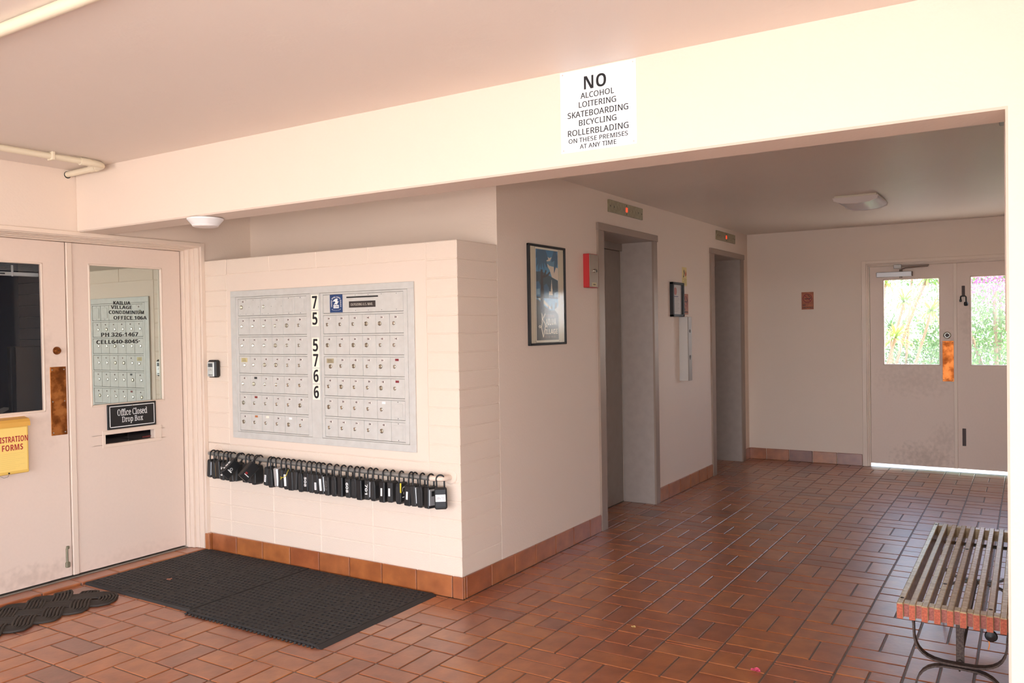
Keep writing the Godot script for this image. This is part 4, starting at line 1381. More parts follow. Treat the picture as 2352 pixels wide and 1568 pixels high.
func signs():
	# rule sign on the beam
	var s := thing("rules_sign", "white NO ALCOHOL rules sign on the beam", "sign", V(1.2745, 2.2645, 0.869))
	bx(s, "board", V(-0.1535, -0.151, 0), V(0.1535, 0.151, 0.003), mat(c8(246, 246, 248), 0.35), 0.001)
	var rows := [["NO", "b", 0.090, 0.048, 0.098], ["ALCOHOL", "e", 0.136, 0.021, 0.0525], ["LOITERING", "e", 0.151, 0.021, 0.0205], ["SKATEBOARDING", "e", 0.246, 0.022, -0.0135], ["BICYCLING", "e", 0.152, 0.021, -0.0460], ["ROLLERBLADING", "e", 0.246, 0.022, -0.080], ["ON THESE PREMISES", "e", 0.240, 0.0165, -0.1090], ["AT ANY TIME", "e", 0.148, 0.0165, -0.1335]]
	for r in rows:
		text(s, "lettering", r[0], r[1], r[2], r[3], V(0.0 if r[0] != "NO" else -0.008, r[4], 0.0032), Basis.IDENTITY, M.ink, 0.0006)
	for p in [[-0.142, 0.141], [0.142, 0.141], [-0.142, -0.141], [0.142, -0.141]]:
		put(mb().lathe([Vector2(0.003, 0), Vector2(0.0, 0.0012)], Transform3D(Basis(V(1, 0, 0), V(0, 0, 1), V(0, -1, 0)), V(p[0], p[1], 0.003)), 8), "screw", mat(c8(226, 190, 180), 0.5), s)
	poster()
	# red fire key box
	var b := thing("fire_key_box", "red box with a metal cover beside the nearer elevator", "key box", V(0, 1.851, -1.555))
	bx(b, "back_box", V(0, -0.117, -0.065), V(0.046, 0.117, 0.072), mat(c8(180, 36, 38), 0.45), 0.003)
	bx(b, "cover", V(0.046, -0.113, -0.062), V(0.050, 0.113, 0.069), mat(c8(158, 142, 128), 0.38, 0.5), 0.001)
	put(mb().lathe([Vector2(0.013, 0), Vector2(0.012, 0.01), Vector2(0.006, 0.012), Vector2(0, 0.012)], Transform3D(Basis(V(0, 0, 1), V(1, 0, 0), V(0, 1, 0)), V(0.05, 0.0, 0.0)), 16), "lock", M.chrome, b)
	bx(b, "key_tab", V(0.05, -0.008, -0.030), V(0.06, 0.008, -0.016), M.black, 0.002)
	var st := bx(b, "sticker", V(0.05, -0.108, -0.033), V(0.0506, -0.082, 0.036), mat(c8(206, 188, 150), 0.6))
	bx(st, "print_mark", V(0.0506, -0.100, -0.018), V(0.0508, -0.090, 0.02), mat(c8(120, 104, 78), 0.6))
	# framed permit
	var f := thing("framed_permit", "black framed certificate with a red seal between the elevators", "frame", V(0, 1.6875, -3.235))
	var fm := mb()
	fm.box(V(0, 0.128, -0.138), V(0.03, 0.148, 0.138), 0.002)
	fm.box(V(0, -0.148, -0.138), V(0.03, -0.128, 0.138), 0.002)
	fm.box(V(0, -0.148, 0.108), V(0.03, 0.148, 0.138), 0.002)
	fm.box(V(0, -0.148, -0.138), V(0.03, 0.148, -0.108), 0.002)
	put(fm, "frame", M.black, f)
	bx(f, "paper", V(0, -0.13, -0.11), V(0.012, 0.13, 0.11), mat(c8(216, 208, 204), 0.5))
	bx(f, "pane", V(0.016, -0.129, -0.109), V(0.018, 0.129, 0.109), M.picglass)
	put(mb().lathe([Vector2(0.034, 0), Vector2(0.034, 0.0004), Vector2(0, 0.0004)], Transform3D(Basis(V(0, 0, 1), V(1, 0, 0), V(0, 1, 0)), V(0.012, 0.072, 0.036)), 20), "seal", mat(c8(196, 120, 112), 0.6), f)
	var ll := mat(c8(150, 140, 142), 0.7)
	bx(f, "heading", V(0.012, 0.022, -0.03), V(0.0124, 0.03, 0.09), mat(c8(110, 110, 140), 0.7))
	for i in 9:
		bx(f, "print_line", V(0.012, 0.006 - i * 0.0135, -0.05 + (i % 3) * 0.012), V(0.0124, 0.0085 - i * 0.0135, 0.094 - (i % 2) * 0.02), ll)
	# yellow stair sign, partly behind the frame
	var y := thing("evacuation_sign", "small yellow fire stair sign above the framed certificate", "sign", V(0, 1.897, -3.455), "")
	bx(y, "board", V(0, -0.083, -0.055), V(0.0022, 0.083, 0.055), mat(c8(226, 202, 132), 0.5), 0.0006)
	put(mb().prism(PackedVector2Array([Vector2(-0.035, 0.0), Vector2(-0.02, 0.012), Vector2(-0.012, 0.03), Vector2(-0.022, 0.045), Vector2(-0.018, 0.058), Vector2(-0.008, 0.062), Vector2(-0.004, 0.048), Vector2(0.006, 0.03), Vector2(-0.006, 0.018), Vector2(-0.015, 0.0), Vector2(-0.028, -0.014)]), Transform3D(YX, V(0.0022, 0, 0)), 0.0005), "figure", M.ink, y)
	put(mb().prism(PackedVector2Array([Vector2(0.02, 0.0), Vector2(0.04, 0.012), Vector2(0.042, 0.03), Vector2(0.03, 0.06), Vector2(0.022, 0.035), Vector2(0.014, 0.018)]), Transform3D(YX, V(0.0022, 0, 0)), 0.0005), "flame", mat(c8(190, 60, 44), 0.6), y)
	for i in 4:
		bx(y, "print_line", V(0.0022, -0.024 - i * 0.014, -0.045), V(0.0026, -0.0205 - i * 0.014, 0.04 - (i % 2) * 0.02), mat(c8(150, 130, 80), 0.6))
	nosmoking(V(0.0, 1.652, -3.47), YX, "brown no smoking plaque beside the framed certificate")
	nosmoking(V(0.631, 1.700, -5.4), Basis.IDENTITY, "brown no smoking plaque on the end wall")
	# call station: long metal trough with a key switch and a button
	var c := thing("call_station", "long brushed metal elevator call panel between the elevators", "call panel", V(0, 1.257, -3.345))
	bx(c, "housing", V(0, -0.281, -0.050), V(0.082, 0.281, 0.040), mat(c8(206, 202, 198), 0.28, 0.85), 0.002)
	bx(c, "front_plate", V(0.082, -0.278, -0.048), V(0.085, 0.278, 0.038), mat(c8(140, 132, 126), 0.36, 0.8), 0.001)  # darker than the housing: the flash-bright side is put into the colours
	for yy in [0.155, -0.07]:
		put(mb().lathe([Vector2(0.014, 0), Vector2(0.013, 0.004), Vector2(0.0, 0.004)], Transform3D(Basis(V(0, 0, 1), V(1, 0, 0), V(0, 1, 0)), V(0.085, yy, 0.0)), 14), "button", mat(c8(60, 44, 40), 0.4), c)
	bx(c, "floor_mark", V(0.085, -0.095, -0.008), V(0.0856, -0.083, 0.008), M.ink)

func nosmoking(at: Vector3, b: Basis, lab: String):
	var o := thing("no_smoking_sign", lab, "sign", at, "no smoking plaques")
	o.basis = b
	put(mb().box(V(-0.061, -0.091, 0), V(0.061, 0.091, 0.006), 0.001), "board", mat(c8(196, 104, 54), 0.4, 0, "", 1, 0, "grain", 1.5), o)
	var rd := mat(c8(128, 22, 28), 0.5)
	var ring := mb()
	var N := 32
	for i in N:
		var a1 := TAU * i / N
		var a2 := TAU * (i + 1) / N
		var p := [Vector2(cos(a1), sin(a1)), Vector2(cos(a2), sin(a2))]
		ring.poly([V(p[0].x * 0.040, p[0].y * 0.040 + 0.026, 0.0066), V(p[0].x * 0.047, p[0].y * 0.047 + 0.026, 0.0066), V(p[1].x * 0.047, p[1].y * 0.047 + 0.026, 0.0066), V(p[1].x * 0.040, p[1].y * 0.040 + 0.026, 0.0066)], Vector3.BACK)
	ring.box(V(-0.042, -0.0035, 0.0060), V(0.042, 0.0035, 0.0066), 0.0, Transform3D(Basis(V(0, 0, 1), -PI / 4), V(0, 0.026, 0)))
	put(ring, "red_ring", rd, o)
	var cg := mb()
	cg.box(V(-0.030, 0.017, 0.006), V(0.030, 0.0245, 0.0064))
	cg.tube([V(0.032, 0.022, 0.0062), V(0.033, 0.036, 0.0062), V(0.018, 0.045, 0.0062), V(0.012, 0.056, 0.0062), V(0.004, 0.060, 0.0062)], 0.0022, 5)
	put(cg, "cigarette", mat(c8(34, 26, 22), 0.6), o)
	text(o, "lettering", "NO", "b", 0.030, 0.016, V(-0.036, -0.046, 0.0063), Basis.IDENTITY, mat(c8(52, 40, 44), 0.6), 0.0005)
	text(o, "lettering", "SMOKING", "b", 0.104, 0.016, V(0.0, -0.071, 0.0063), Basis.IDENTITY, mat(c8(52, 34, 30), 0.6), 0.0005)

func poster():
	var o := thing("framed_poster", "tall black framed blue travel poster of Kailua Village", "poster", V(0, 1.6675, -0.962))
	var W := 0.471
	var H := 0.631
	var fm := mb()
	fm.box(V(0, H / 2 - 0.014, -W / 2), V(0.02, H / 2, W / 2), 0.003)
	fm.box(V(0, -H / 2, -W / 2), V(0.02, -H / 2 + 0.014, W / 2), 0.003)
	fm.box(V(0, -H / 2, -W / 2), V(0.02, H / 2, -W / 2 + 0.016), 0.003)
	fm.box(V(0, -H / 2, W / 2 - 0.016), V(0.02, H / 2, W / 2), 0.003)
	put(fm, "frame", M.black, o)
	bx(o, "mount", V(0, -H / 2 + 0.01, -W / 2 + 0.01), V(0.008, H / 2 - 0.01, W / 2 - 0.01), mat(c8(214, 200, 172), 0.6))
	bx(o, "sheet", V(0.008, -0.297, -0.152), V(0.0086, 0.300, 0.146), mat(c8(236, 224, 202), 0.6))
	bx(o, "sheet_line", V(0.0083, -0.300, -0.155), V(0.0085, 0.303, 0.149), mat(c8(90, 78, 68), 0.6))
	# the print
	var nw := 120
	var nh := 250
	var im := Image.create(nw, nh, false, Image.FORMAT_RGB8)
	var sky := FastNoiseLite.new()
	sky.seed = 3
	sky.frequency = 0.03
	var layers := [
		[c8(230, 212, 190), [[0.30, 0.05], [0.62, 0.085], [0.72, 0.07], [0.60, 0.15], [1.0, 0.19], [1.0, 0.33], [0.72, 0.30], [0.62, 0.22], [0.45, 0.16]]],
		[c8(92, 140, 168), [[0.42, 0.13], [0.75, 0.11], [1.0, 0.145], [0.85, 0.18], [0.6, 0.17]]],
		[c8(36, 70, 88), [[0.0, 0.25], [0.25, 0.24], [0.62, 0.285], [1.0, 0.335], [1.0, 0.53], [0.0, 0.53]]],
		[c8(46, 104, 140), [[0.0, 0.36], [0.12, 0.35], [0.2, 0.40], [0.2, 0.52], [0.0, 0.52]]],
		[c8(52, 100, 130), [[0.34, 0.40], [0.46, 0.37], [0.58, 0.42], [0.6, 0.50], [0.36, 0.50]]],
		[c8(224, 206, 182), [[0.66, 0.43], [0.70, 0.31], [0.725, 0.43]]],
		[c8(224, 206, 182), [[0.655, 0.43], [0.74, 0.43], [0.74, 0.50], [0.56, 0.50], [0.58, 0.455], [0.655, 0.455]]],
		[c8(150, 178, 190), [[0.82, 0.47], [1.0, 0.45], [1.0, 0.52], [0.82, 0.52]]],
		[c8(120, 160, 182), [[0.02, 0.44], [0.16, 0.43], [0.16, 0.50], [0.02, 0.50]]],
		[c8(40, 52, 60), [[0.0, 0.52], [1.0, 0.525], [1.0, 0.535], [0.0, 0.535]]],
		[c8(112, 164, 196), [[0.08, 0.54], [1.0, 0.535], [1.0, 0.68], [0.6, 0.67], [0.3, 0.58]]],
		[c8(226, 214, 196), [[0.06, 0.54], [0.26, 0.535], [0.66, 0.64], [0.62, 0.66]]],
		[c8(216, 206, 190), [[0.82, 0.66], [1.0, 0.62], [1.0, 0.72]]],
		[c8(84, 76, 70), [[0.0, 0.545], [0.10, 0.56], [0.34, 0.62], [0.6, 0.67], [0.84, 0.67], [1.0, 0.715], [1.0, 1.0], [0.0, 1.0]]],
		[c8(58, 70, 78), [[0.50, 0.65], [0.53, 0.595], [0.56, 0.65]]], [c8(58, 70, 78), [[0.66, 0.65], [0.69, 0.585], [0.73, 0.65]]], [c8(70, 80, 88), [[0.82, 0.655], [0.85, 0.58], [0.96, 0.58], [0.92, 0.64]]],
		[c8(66, 62, 60), [[0.0, 0.60], [0.22, 0.66], [0.2, 1.0], [0.0, 1.0]]],
		[c8(44, 36, 36), [[0.21, 0.22], [0.30, 0.22], [0.32, 0.45], [0.33, 0.72], [0.16, 0.72], [0.20, 0.45]]],
		[c8(44, 36, 36), [[0.28, 0.30], [0.50, 0.27], [0.60, 0.235], [0.64, 0.25], [0.52, 0.29], [0.30, 0.315]]],
		[c8(44, 36, 36), [[0.29, 0.30], [0.38, 0.26], [0.43, 0.22], [0.48, 0.23], [0.42, 0.275], [0.31, 0.31]]],
	]
	var fronds := [[0.22, 0.0, 0.02, 0.20], [0.22, 0.0, 0.12, 0.25], [0.24, 0.0, 0.24, 0.23], [0.26, 0.0, 0.38, 0.22], [0.28, 0.0, 0.54, 0.20], [0.30, 0.0, 0.56, 0.10], [0.2, 0.0, 0.0, 0.10], [0.95, 0.0, 0.70, 0.13], [0.97, 0.02, 0.82, 0.25], [1.0, 0.03, 0.92, 0.19]]
	var polys := []
	for l in layers:
		var pg := PackedVector2Array()
		for q in l[1]: pg.append(Vector2(q[0], q[1]))
		polys.append([l[0], pg])
	var fp := []
	for q in fronds:
		var a := Vector2(q[0], q[1])
		var b := Vector2(q[2], q[3])
		var d := (b - a)
		var pr := Vector2(-d.y, d.x).normalized() * 0.06
		fp.append(PackedVector2Array([a, a + d * 0.4 + pr, a + d * 0.8 + pr * 0.6, b, a + d * 0.7 - pr * 0.5, a + d * 0.35 - pr]))
	for y in nh:
		for x in nw:
			var p := Vector2((x + 0.5) / nw, (y + 0.5) / nh)
			var col := c8(46, 122, 168).lerp(c8(86, 150, 186), clampf(p.y * 3.0 + sky.get_noise_2d(x, y) * 0.5, 0, 1))
			for l in polys:
				if Geometry2D.is_point_in_polygon(p, l[1]): col = l[0]
			if p.y < 0.27:
				for l in fp:
					if Geometry2D.is_point_in_polygon(p, l): col = c8(28, 72, 104).lerp(c8(48, 104, 134), 0.5 + 0.5 * sin((p.x * 3.0 + p.y) * 90.0))
			im.set_pixel(x, y, col)
	var pm := mat(Color.WHITE, 0.5)
	pm.albedo_texture = ImageTexture.create_from_image(im)
	var pr := mb()
	pr.uaxis = 2; pr.ua = 0.138; pr.ub = -0.144; pr.va = 0.288; pr.vb = -0.284
	pr.box(V(0.0086, -0.284, -0.144), V(0.009, 0.288, 0.138))
	put(pr, "print", pm, o)
	var wt := mat(c8(232, 216, 192), 0.6)
	var pk := mat(c8(190, 150, 134), 0.6)
	text(o, "lettering", "HISTORIC", "s", 0.118, 0.016, print_at(0.62, 0.732), YX, pk, 0.0004)
	text(o, "lettering", "AILUA", "b", 0.135, 0.040, print_at(0.64, 0.797), YX, wt, 0.0004)
	text(o, "lettering", "ILLAGE", "b", 0.160, 0.032, print_at(0.66, 0.905), YX, wt, 0.0004)
	text(o, "lettering", "K O N A", "s", 0.140, 0.013, print_at(0.62, 0.965), YX, pk, 0.0004)
	# the tall joined K and V with their loops
	var kv := mb()
	kv.tube(print_path([[0.20, 0.705], [0.24, 0.715], [0.235, 0.82], [0.20, 0.852], [0.13, 0.862], [0.09, 0.850], [0.13, 0.838], [0.20, 0.852], [0.24, 0.90], [0.285, 0.968]]), 0.0032, 6)
	kv.tube(print_path([[0.38, 0.708], [0.33, 0.735], [0.26, 0.765], [0.35, 0.81], [0.39, 0.848], [0.46, 0.858], [0.47, 0.845], [0.42, 0.838], [0.37, 0.855], [0.33, 0.91], [0.285, 0.968]]), 0.0032, 6)
	put(kv, "tall_initials", wt, o)
	bx(o, "pane", V(0.013, -H / 2 + 0.012, -W / 2 + 0.012), V(0.015, H / 2 - 0.012, W / 2 - 0.012), M.picglass)

func print_at(s: float, t: float) -> Vector3:
	return V(0.0091, 0.288 - t * 0.572, 0.138 - s * 0.282)

func print_path(a: Array) -> Array:
	var r := []
	for q in a: r.append(print_at(q[0], q[1]))
	return r

func lamps_and_pipes():
	var l := thing("beam_lamp", "round white plastic lamp under the beam", "lamp", V(-1.035, 2.064, 0.80))
	put(mb().lathe([Vector2(0.0, -0.046), Vector2(0.064, -0.044), Vector2(0.067, -0.038), Vector2(0.091, -0.010), Vector2(0.091, -0.004), Vector2(0.078, 0.0)], Transform3D.IDENTITY, 40), "shade", M.plastic, l)
	put(mb().lathe([Vector2(0.0, -0.0475), Vector2(0.058, -0.0475), Vector2(0.0595, -0.0445)], Transform3D.IDENTITY, 40), "lens", mat(c8(222, 208, 202), 0.4), l)
	var h := thing("hall_ceiling_lamp", "unlit rectangular lamp with a bowed white diffuser on the hall ceiling", "lamp", V(1.49, 2.436, -3.36))
	bx(h, "base", V(-0.152, -0.020, -0.255), V(0.152, 0.0, 0.255), mat(c8(206, 190, 168), 0.5), 0.004)
	var dm := mb()
	var N := 12
	var prof := []
	for i in N + 1:
		var a := PI * i / N
		prof.append(Vector2(-cos(a) * 0.16, -0.018 - sin(a) * 0.046))
	for i in N:
		var p: Vector2 = prof[i]
		var q: Vector2 = prof[i + 1]
		var n1 := V(-cos(PI * i / N) * 0.5, -sin(PI * i / N), 0).normalized()
		var n2 := V(-cos(PI * (i + 1) / N) * 0.5, -sin(PI * (i + 1) / N), 0).normalized()
		dm.squad([V(p.x, p.y, -0.25), V(q.x, q.y, -0.25), V(q.x, q.y, 0.25), V(p.x, p.y, 0.25)], [n1, n2, n2, n1])
		for s in [-1.0, 1.0]:
			dm.poly([V(p.x, p.y, 0.25 * s), V(q.x, q.y, 0.25 * s), V(0, -0.02, 0.25 * s)], V(0, 0, s))
	put(dm, "diffuser", mat(c8(206, 200, 208), 0.25), h)
	for s in [-1.0, 1.0]:
		put(mb().prism(PackedVector2Array([Vector2(-0.163, -0.016), Vector2(-0.155, -0.040), Vector2(-0.10, -0.060), Vector2(0.0, -0.067), Vector2(0.10, -0.060), Vector2(0.155, -0.040), Vector2(0.163, -0.016)]), Transform3D(Basis.IDENTITY, V(0, 0, 0.246 * s - 0.008)), 0.016), "end_cap", mat(c8(204, 186, 176), 0.4), h)
	# conduits
	var p := thing("conduit", "cream painted conduit along the ceiling that bends into the office wall", "pipe", V(0, 0, 0))
	var y := 2.3965
	put(mb().tube([V(-1.70, y, 4.2), V(-1.70, y, 1.00)], 0.0165, 16), "pipe", M.pipe, p)
	var el := []
	for i in 7:
		var a := PI / 2 * i / 6.0
		el.append(V(-1.775 + cos(a) * 0.075, y, 0.995 - sin(a) * 0.075))
	put(mb().tube([V(-1.70, y, 1.03)] + el + [V(-1.82, y, 0.92)], 0.0178, 16), "elbow", M.pipe, p)
	put(mb().tube([V(-1.78, y, 0.92), V(-2.103, y - 0.004, 0.915)], 0.0165, 16), "pipe", M.pipe, p)
	put(mb().tube([V(-1.70, y, 1.02), V(-1.70, y, 1.075)], 0.021, 16), "coupling", M.pipe, p)
	put(mb().tube([V(-1.80, y, 0.92), V(-1.86, y, 0.919)], 0.021, 16), "coupling", M.pipe, p)
	put(mb().box(V(-1.725, y - 0.021, 1.22), V(-1.675, 2.419, 1.236), 0.002), "strap", M.pipe, p)
	put(mb().lathe([Vector2(0.0205, 0), Vector2(0.0205, 0.001), Vector2(0, 0.001)], Transform3D(Basis(V(0, 0, 1), V(1, 0, 0), V(0, 1, 0)), V(-2.1, y - 0.006, 0.915)), 18), "pipe_end_shadow", M.black, p)  # black disc painted in for the shadow around the pipe end
	var p2 := thing("conduit", "cream painted conduit crossing the ceiling near the camera", "pipe", V(0, 0, 0))
	put(mb().tube([V(-1.5, 2.3995, 2.294), V(3.5, 2.3995, 2.265)], 0.019, 16), "pipe", M.pipe, p2)
	put(mb().box(V(-0.6, 2.378, 2.262), V(-0.58, 2.419, 2.312), 0.002), "strap", M.pipe, p2)
	# notice cabinet on the side wall, seen edge on behind the pillar
	var nb := thing("notice_cabinet", "pale wall cabinet seen edge on behind the pillar", "cabinet", V(2.659, 1.86, -0.45))
	bx(nb, "case", V(-0.125, -0.44, -0.5), V(0.0, 0.44, 0.5), mat(c8(226, 204, 190), 0.5), 0.004)
	bx(nb, "lamp_arm", V(-0.145, 0.36, 0.30), V(-0.120, 0.44, 0.46), mat(c8(150, 140, 140), 0.4, 0.4), 0.004)

func bench():
	var b := thing("slat_bench", "weathered wooden slat bench on curved iron legs beside the pillar", "bench", V(2.19, 0, 0.31))
	var topm := [mat(c8(206, 184, 142), 0.27, 0, "", 1, 0, "grain", 3.0), mat(c8(196, 172, 132), 0.28, 0, "", 1, 0, "grain", 3.4), mat(c8(212, 190, 150), 0.26, 0, "", 1, 0, "grain", 2.7)]
	var endm := mat(c8(196, 96, 62), 0.5, 0, "", 1, 0, "grain", 9.0)
	var iron := mat(c8(92, 78, 70), 0.5, 0.4, "", 1, 0, "rust", 6.0)
	var dk := mat(c8(44, 34, 30), 0.7)
	var n := 10
	var pit := 0.0410
	var w := 0.0215
	var yt := 0.430
	var yb := 0.373
	var len := 1.42
	for i in n:
		var x := i * pit
		var s := bx(b, "slat", V(x, yb, -len), V(x + w, yt, 0.0), topm[i % 3], 0.0025)
		bx(s, "end_grain", V(x + 0.001, yb + 0.001, -0.0005), V(x + w - 0.001, yt - 0.0035, 0.0012), endm)
		if i < n - 1:
			for zz in [-0.062, -len + 0.005, -len * 0.5 - 0.02]:
				if zz < -0.5 and zz > -1.2: continue
				var sp := bx(b, "spacer", V(x + w, yb + 0.004, zz), V(x + pit, yt - 0.003, zz + 0.045), topm[(i + 1) % 3], 0.001)
				if zz > -0.2:
					bx(sp, "end_grain", V(x + w + 0.001, yb + 0.005, zz + 0.0446), V(x + pit - 0.001, yt - 0.006, zz + 0.0458), mat(c8(176, 98, 84), 0.5, 0, "", 1, 0, "grain", 9.0))
		for k in [[0, -0.07], [0, -1.38], [3, -0.33], [4, -0.93], [7, -0.08], [8, -1.2]]:
			if k[0] == i:
				put(mb().lathe([Vector2(0.007, 0), Vector2(0.007, 0.0008), Vector2(0, 0.0008)], Transform3D(Basis.IDENTITY, V(x + w / 2, yt, k[1])), 12), "plug", dk, s)
	var wd := (n - 1) * pit + w
	# two iron end frames: upper U, lower arch, centre strap
	for z in [-0.12, -1.28]:
		var upper := []
		var lower := []
		var cx := wd / 2
		for i in 17:
			var a := PI * i / 16.0
			upper.append(V(cx - signf(cos(a)) * pow(absf(cos(a)), 0.62) * 0.152, 0.197 + (1.0 - pow(sin(a), 0.62)) * 0.13, z))
			lower.append(V(cx - signf(cos(a)) * pow(absf(cos(a)), 0.62) * 0.150, 0.186 - (1.0 - pow(sin(a), 0.62)) * 0.172, z))
		upper.push_front(V(cx - 0.158, yb - 0.006, z))
		upper.push_back(V(cx + 0.158, yb - 0.006, z))
		lower.push_front(V(cx - 0.175, 0.006, z))
		lower.push_back(V(cx + 0.175, 0.006, z))
		put(strap(upper, 0.032, 0.0065), "iron_leg", iron, b)
		put(strap(lower, 0.032, 0.0065), "iron_leg", iron, b)
		bx(b, "iron_crossbar", V(0.02, yb - 0.008, z - 0.02), V(wd - 0.02, yb, z + 0.02), mat(c8(50, 50, 52), 0.5, 0.4), 0.001)
		for s in [-1.0, 1.0]:
			bx(b, "iron_foot", V(cx + s * 0.175 - 0.02, 0.0, z - 0.018), V(cx + s * 0.175 + 0.02, 0.008, z + 0.018), iron, 0.002)
		for s in [-0.06, 0.0, 0.055]:
			put(mb().lathe([Vector2(0.008, 0.006), Vector2(0.008, 0.0), Vector2(0.004, -0.001), Vector2(0.003, -0.008), Vector2(0, -0.008)], Transform3D(Basis.IDENTITY, V(cx + s, 0.180, z)), 8), "bolt", iron, b)
	bx(b, "centre_strap", V(wd / 2 - 0.0135, 0.19, -0.16), V(wd / 2 + 0.0135, yb, -0.153), iron, 0.001)
	put(mb().tube([V(wd / 2, 0.20, -0.14), V(wd / 2, 0.20, -1.26)], 0.006, 8), "stretcher", iron, b)
	# dark rubber bumper on the right front
	put(mb().lathe([Vector2(0.0, 0.014), Vector2(0.007, 0.012), Vector2(0.018, 0.008), Vector2(0.021, 0.0), Vector2(0.019, -0.012), Vector2(0, -0.014)], Transform3D(Basis(V(1, 0, 0), V(0, 0, 1), V(0, -1, 0)), V(0.298, 0.333, -0.085)), 18), "bumper", M.black, b)
	put(mb().tube([V(0.291, 0.315, -0.085), V(0.293, 0.30, -0.083), V(0.289, 0.283, -0.084)], 0.002, 5), "twine", mat(c8(226, 140, 70), 0.7), b)

func strap(path: Array, width: float, thick: float) -> MB:
	# flat iron bar bent in the xy plane, width along z
	var m := mb()
	var L := []
	var R := []
	for i in path.size():
		var d: Vector3 = (path[mini(i + 1, path.size() - 1)] - path[maxi(i - 1, 0)]).normalized()
		var nn := V(-d.y, d.x, 0)
		L.append(path[i] + nn * thick / 2); R.append(path[i] - nn * thick / 2)
	var z := V(0, 0, width / 2)
	for i in path.size() - 1:
		var mid: Vector3 = (L[i] + R[i]) / 2
		m.poly([L[i] - z, L[i] + z, L[i + 1] + z, L[i + 1] - z], L[i] - mid)
		m.poly([R[i] - z, R[i] + z, R[i + 1] + z, R[i + 1] - z], R[i] - mid)
		m.poly([L[i] + z, R[i] + z, R[i + 1] + z, L[i + 1] + z], Vector3.BACK)
		m.poly([L[i] - z, R[i] - z, R[i + 1] - z, L[i + 1] - z], Vector3.FORWARD)
	return m

func leaf_mat(c: Color) -> StandardMaterial3D:
	var m := mat(c, 0.5)
	m.backlight_enabled = true
	m.backlight = c * 0.6
	m.cull_mode = BaseMaterial3D.CULL_DISABLED
	return m

func rosette(m: MB, at: Vector3, count: int, len: float, r: RandomNumberGenerator):
	for i in count:
		var az := TAU * i * 0.618 + r.randf() * 0.4
		var el := r.randf_range(-0.35, 1.25)
		var L := len * r.randf_range(0.75, 1.1)
		var side := V(-sin(az), 0, cos(az))
		var prev := at
		var pw := 0.006
		var segs := 4
		for k in segs:
			var t := (k + 1.0) / segs
			var e := el - t * t * 1.0
			var p := prev + V(cos(az) * cos(e), sin(e), sin(az) * cos(e)) * L / segs
			var w := 0.011 * sin(PI * clampf(t * 0.85 + 0.15, 0, 1)) + 0.001
			m.poly([prev - side * pw, prev + side * pw, p + side * w, p - side * w], Vector3.UP)
			prev = p; pw = w

func garden():
	var r := RandomNumberGenerator.new()
	r.seed = 21
	var bark := mat(c8(190, 160, 128), 0.8, 0, "", 1, 0, "rust", 4.0)
	var greens := [leaf_mat(c8(128, 156, 60)), leaf_mat(c8(84, 122, 56)), leaf_mat(c8(150, 172, 74))]
	# dracaenas behind the left pane: [x, z, heads as [x, y, z] from the foot]
	var plants := [[0.80, -7.4, [[0.42, 1.30, 0.0], [0.30, 1.98, -0.1]]], [1.05, -8.0, [[0.52, 1.62, 0.1], [0.45, 2.05, -0.2], [0.20, 1.75, 0.0]]], [1.05, -9.4, [[-0.15, 1.40, 0.0], [0.15, 2.25, 0.0]]]]
	for i in plants.size():
		var pl = plants[i]
		var o := thing("dracaena", ["spiky green dracaena with a low crown at the left of the left pane", "spiky dracaena with pale leaning trunks across the left pane", "tall spiky dracaena at the rear of the left pane"][i], "plant", V(pl[0], -0.03, pl[1]), "dracaenas behind the hall doors")
		for s in pl[2]:
			var top := V(s[0], s[1], s[2])
			var bend := V(r.randf_range(-0.12, 0.02), 0, r.randf_range(-0.1, 0.1))
			var path := []
			for k in 7:
				var t := k / 6.0
				path.append(Vector3.ZERO.lerp(top, t) + bend * sin(t * PI))
			put(mb().tube(path, 0.017, 8), "trunk", bark, o)
			var m := mb()
			rosette(m, top, 60, 0.34, r)
			put(m, "leaf_crown", greens[(i + 2) % 3], o).set_meta("kind", "stuff")
	# leafy bushes: many small leaves
	bush("flowering_bush", "dense green bush with magenta flowers behind the right door pane", V(2.25, -0.03, -8.7), V(0.95, 1.35, 0.7), 16000, greens[1], true, r)
	bush("leafy_shrub", "low leafy shrub under the dracaenas", V(1.35, -0.03, -9.6), V(0.9, 0.65, 0.5), 7000, leaf_mat(c8(70, 104, 48)), false, r)
	bush("leafy_tree", "tall leafy tree at the back of the garden", V(0.3, -0.03, -12.0), V(1.8, 1.7, 1.0), 12000, leaf_mat(c8(88, 122, 62)), false, r)
	bush("leafy_tree", "broad leafy tree behind the flowering bush", V(3.2, -0.03, -12.5), V(1.7, 1.9, 1.0), 12000, leaf_mat(c8(76, 112, 54)), false, r)
	# a low pale building beyond
	var w := thing("garden_wall", "pale garden wall with a rail beyond the plants", "wall", V(1.5, -0.03, -11.0))
	bx(w, "wall", V(-3.0, 0, -0.1), V(3.0, 0.75, 0.1), mat(c8(226, 222, 214), 0.8), 0.01)
	bx(w, "coping", V(-3.05, 0.75, -0.14), V(3.05, 0.82, 0.14), mat(c8(236, 234, 230), 0.7), 0.01)
	for i in 9:
		bx(w, "rail_post", V(-2.8 + i * 0.7, 0.82, -0.02), V(-2.76 + i * 0.7, 1.25, 0.02), M.white)
	bx(w, "rail", V(-3.0, 1.22, -0.03), V(3.0, 1.28, 0.03), M.white, 0.004)

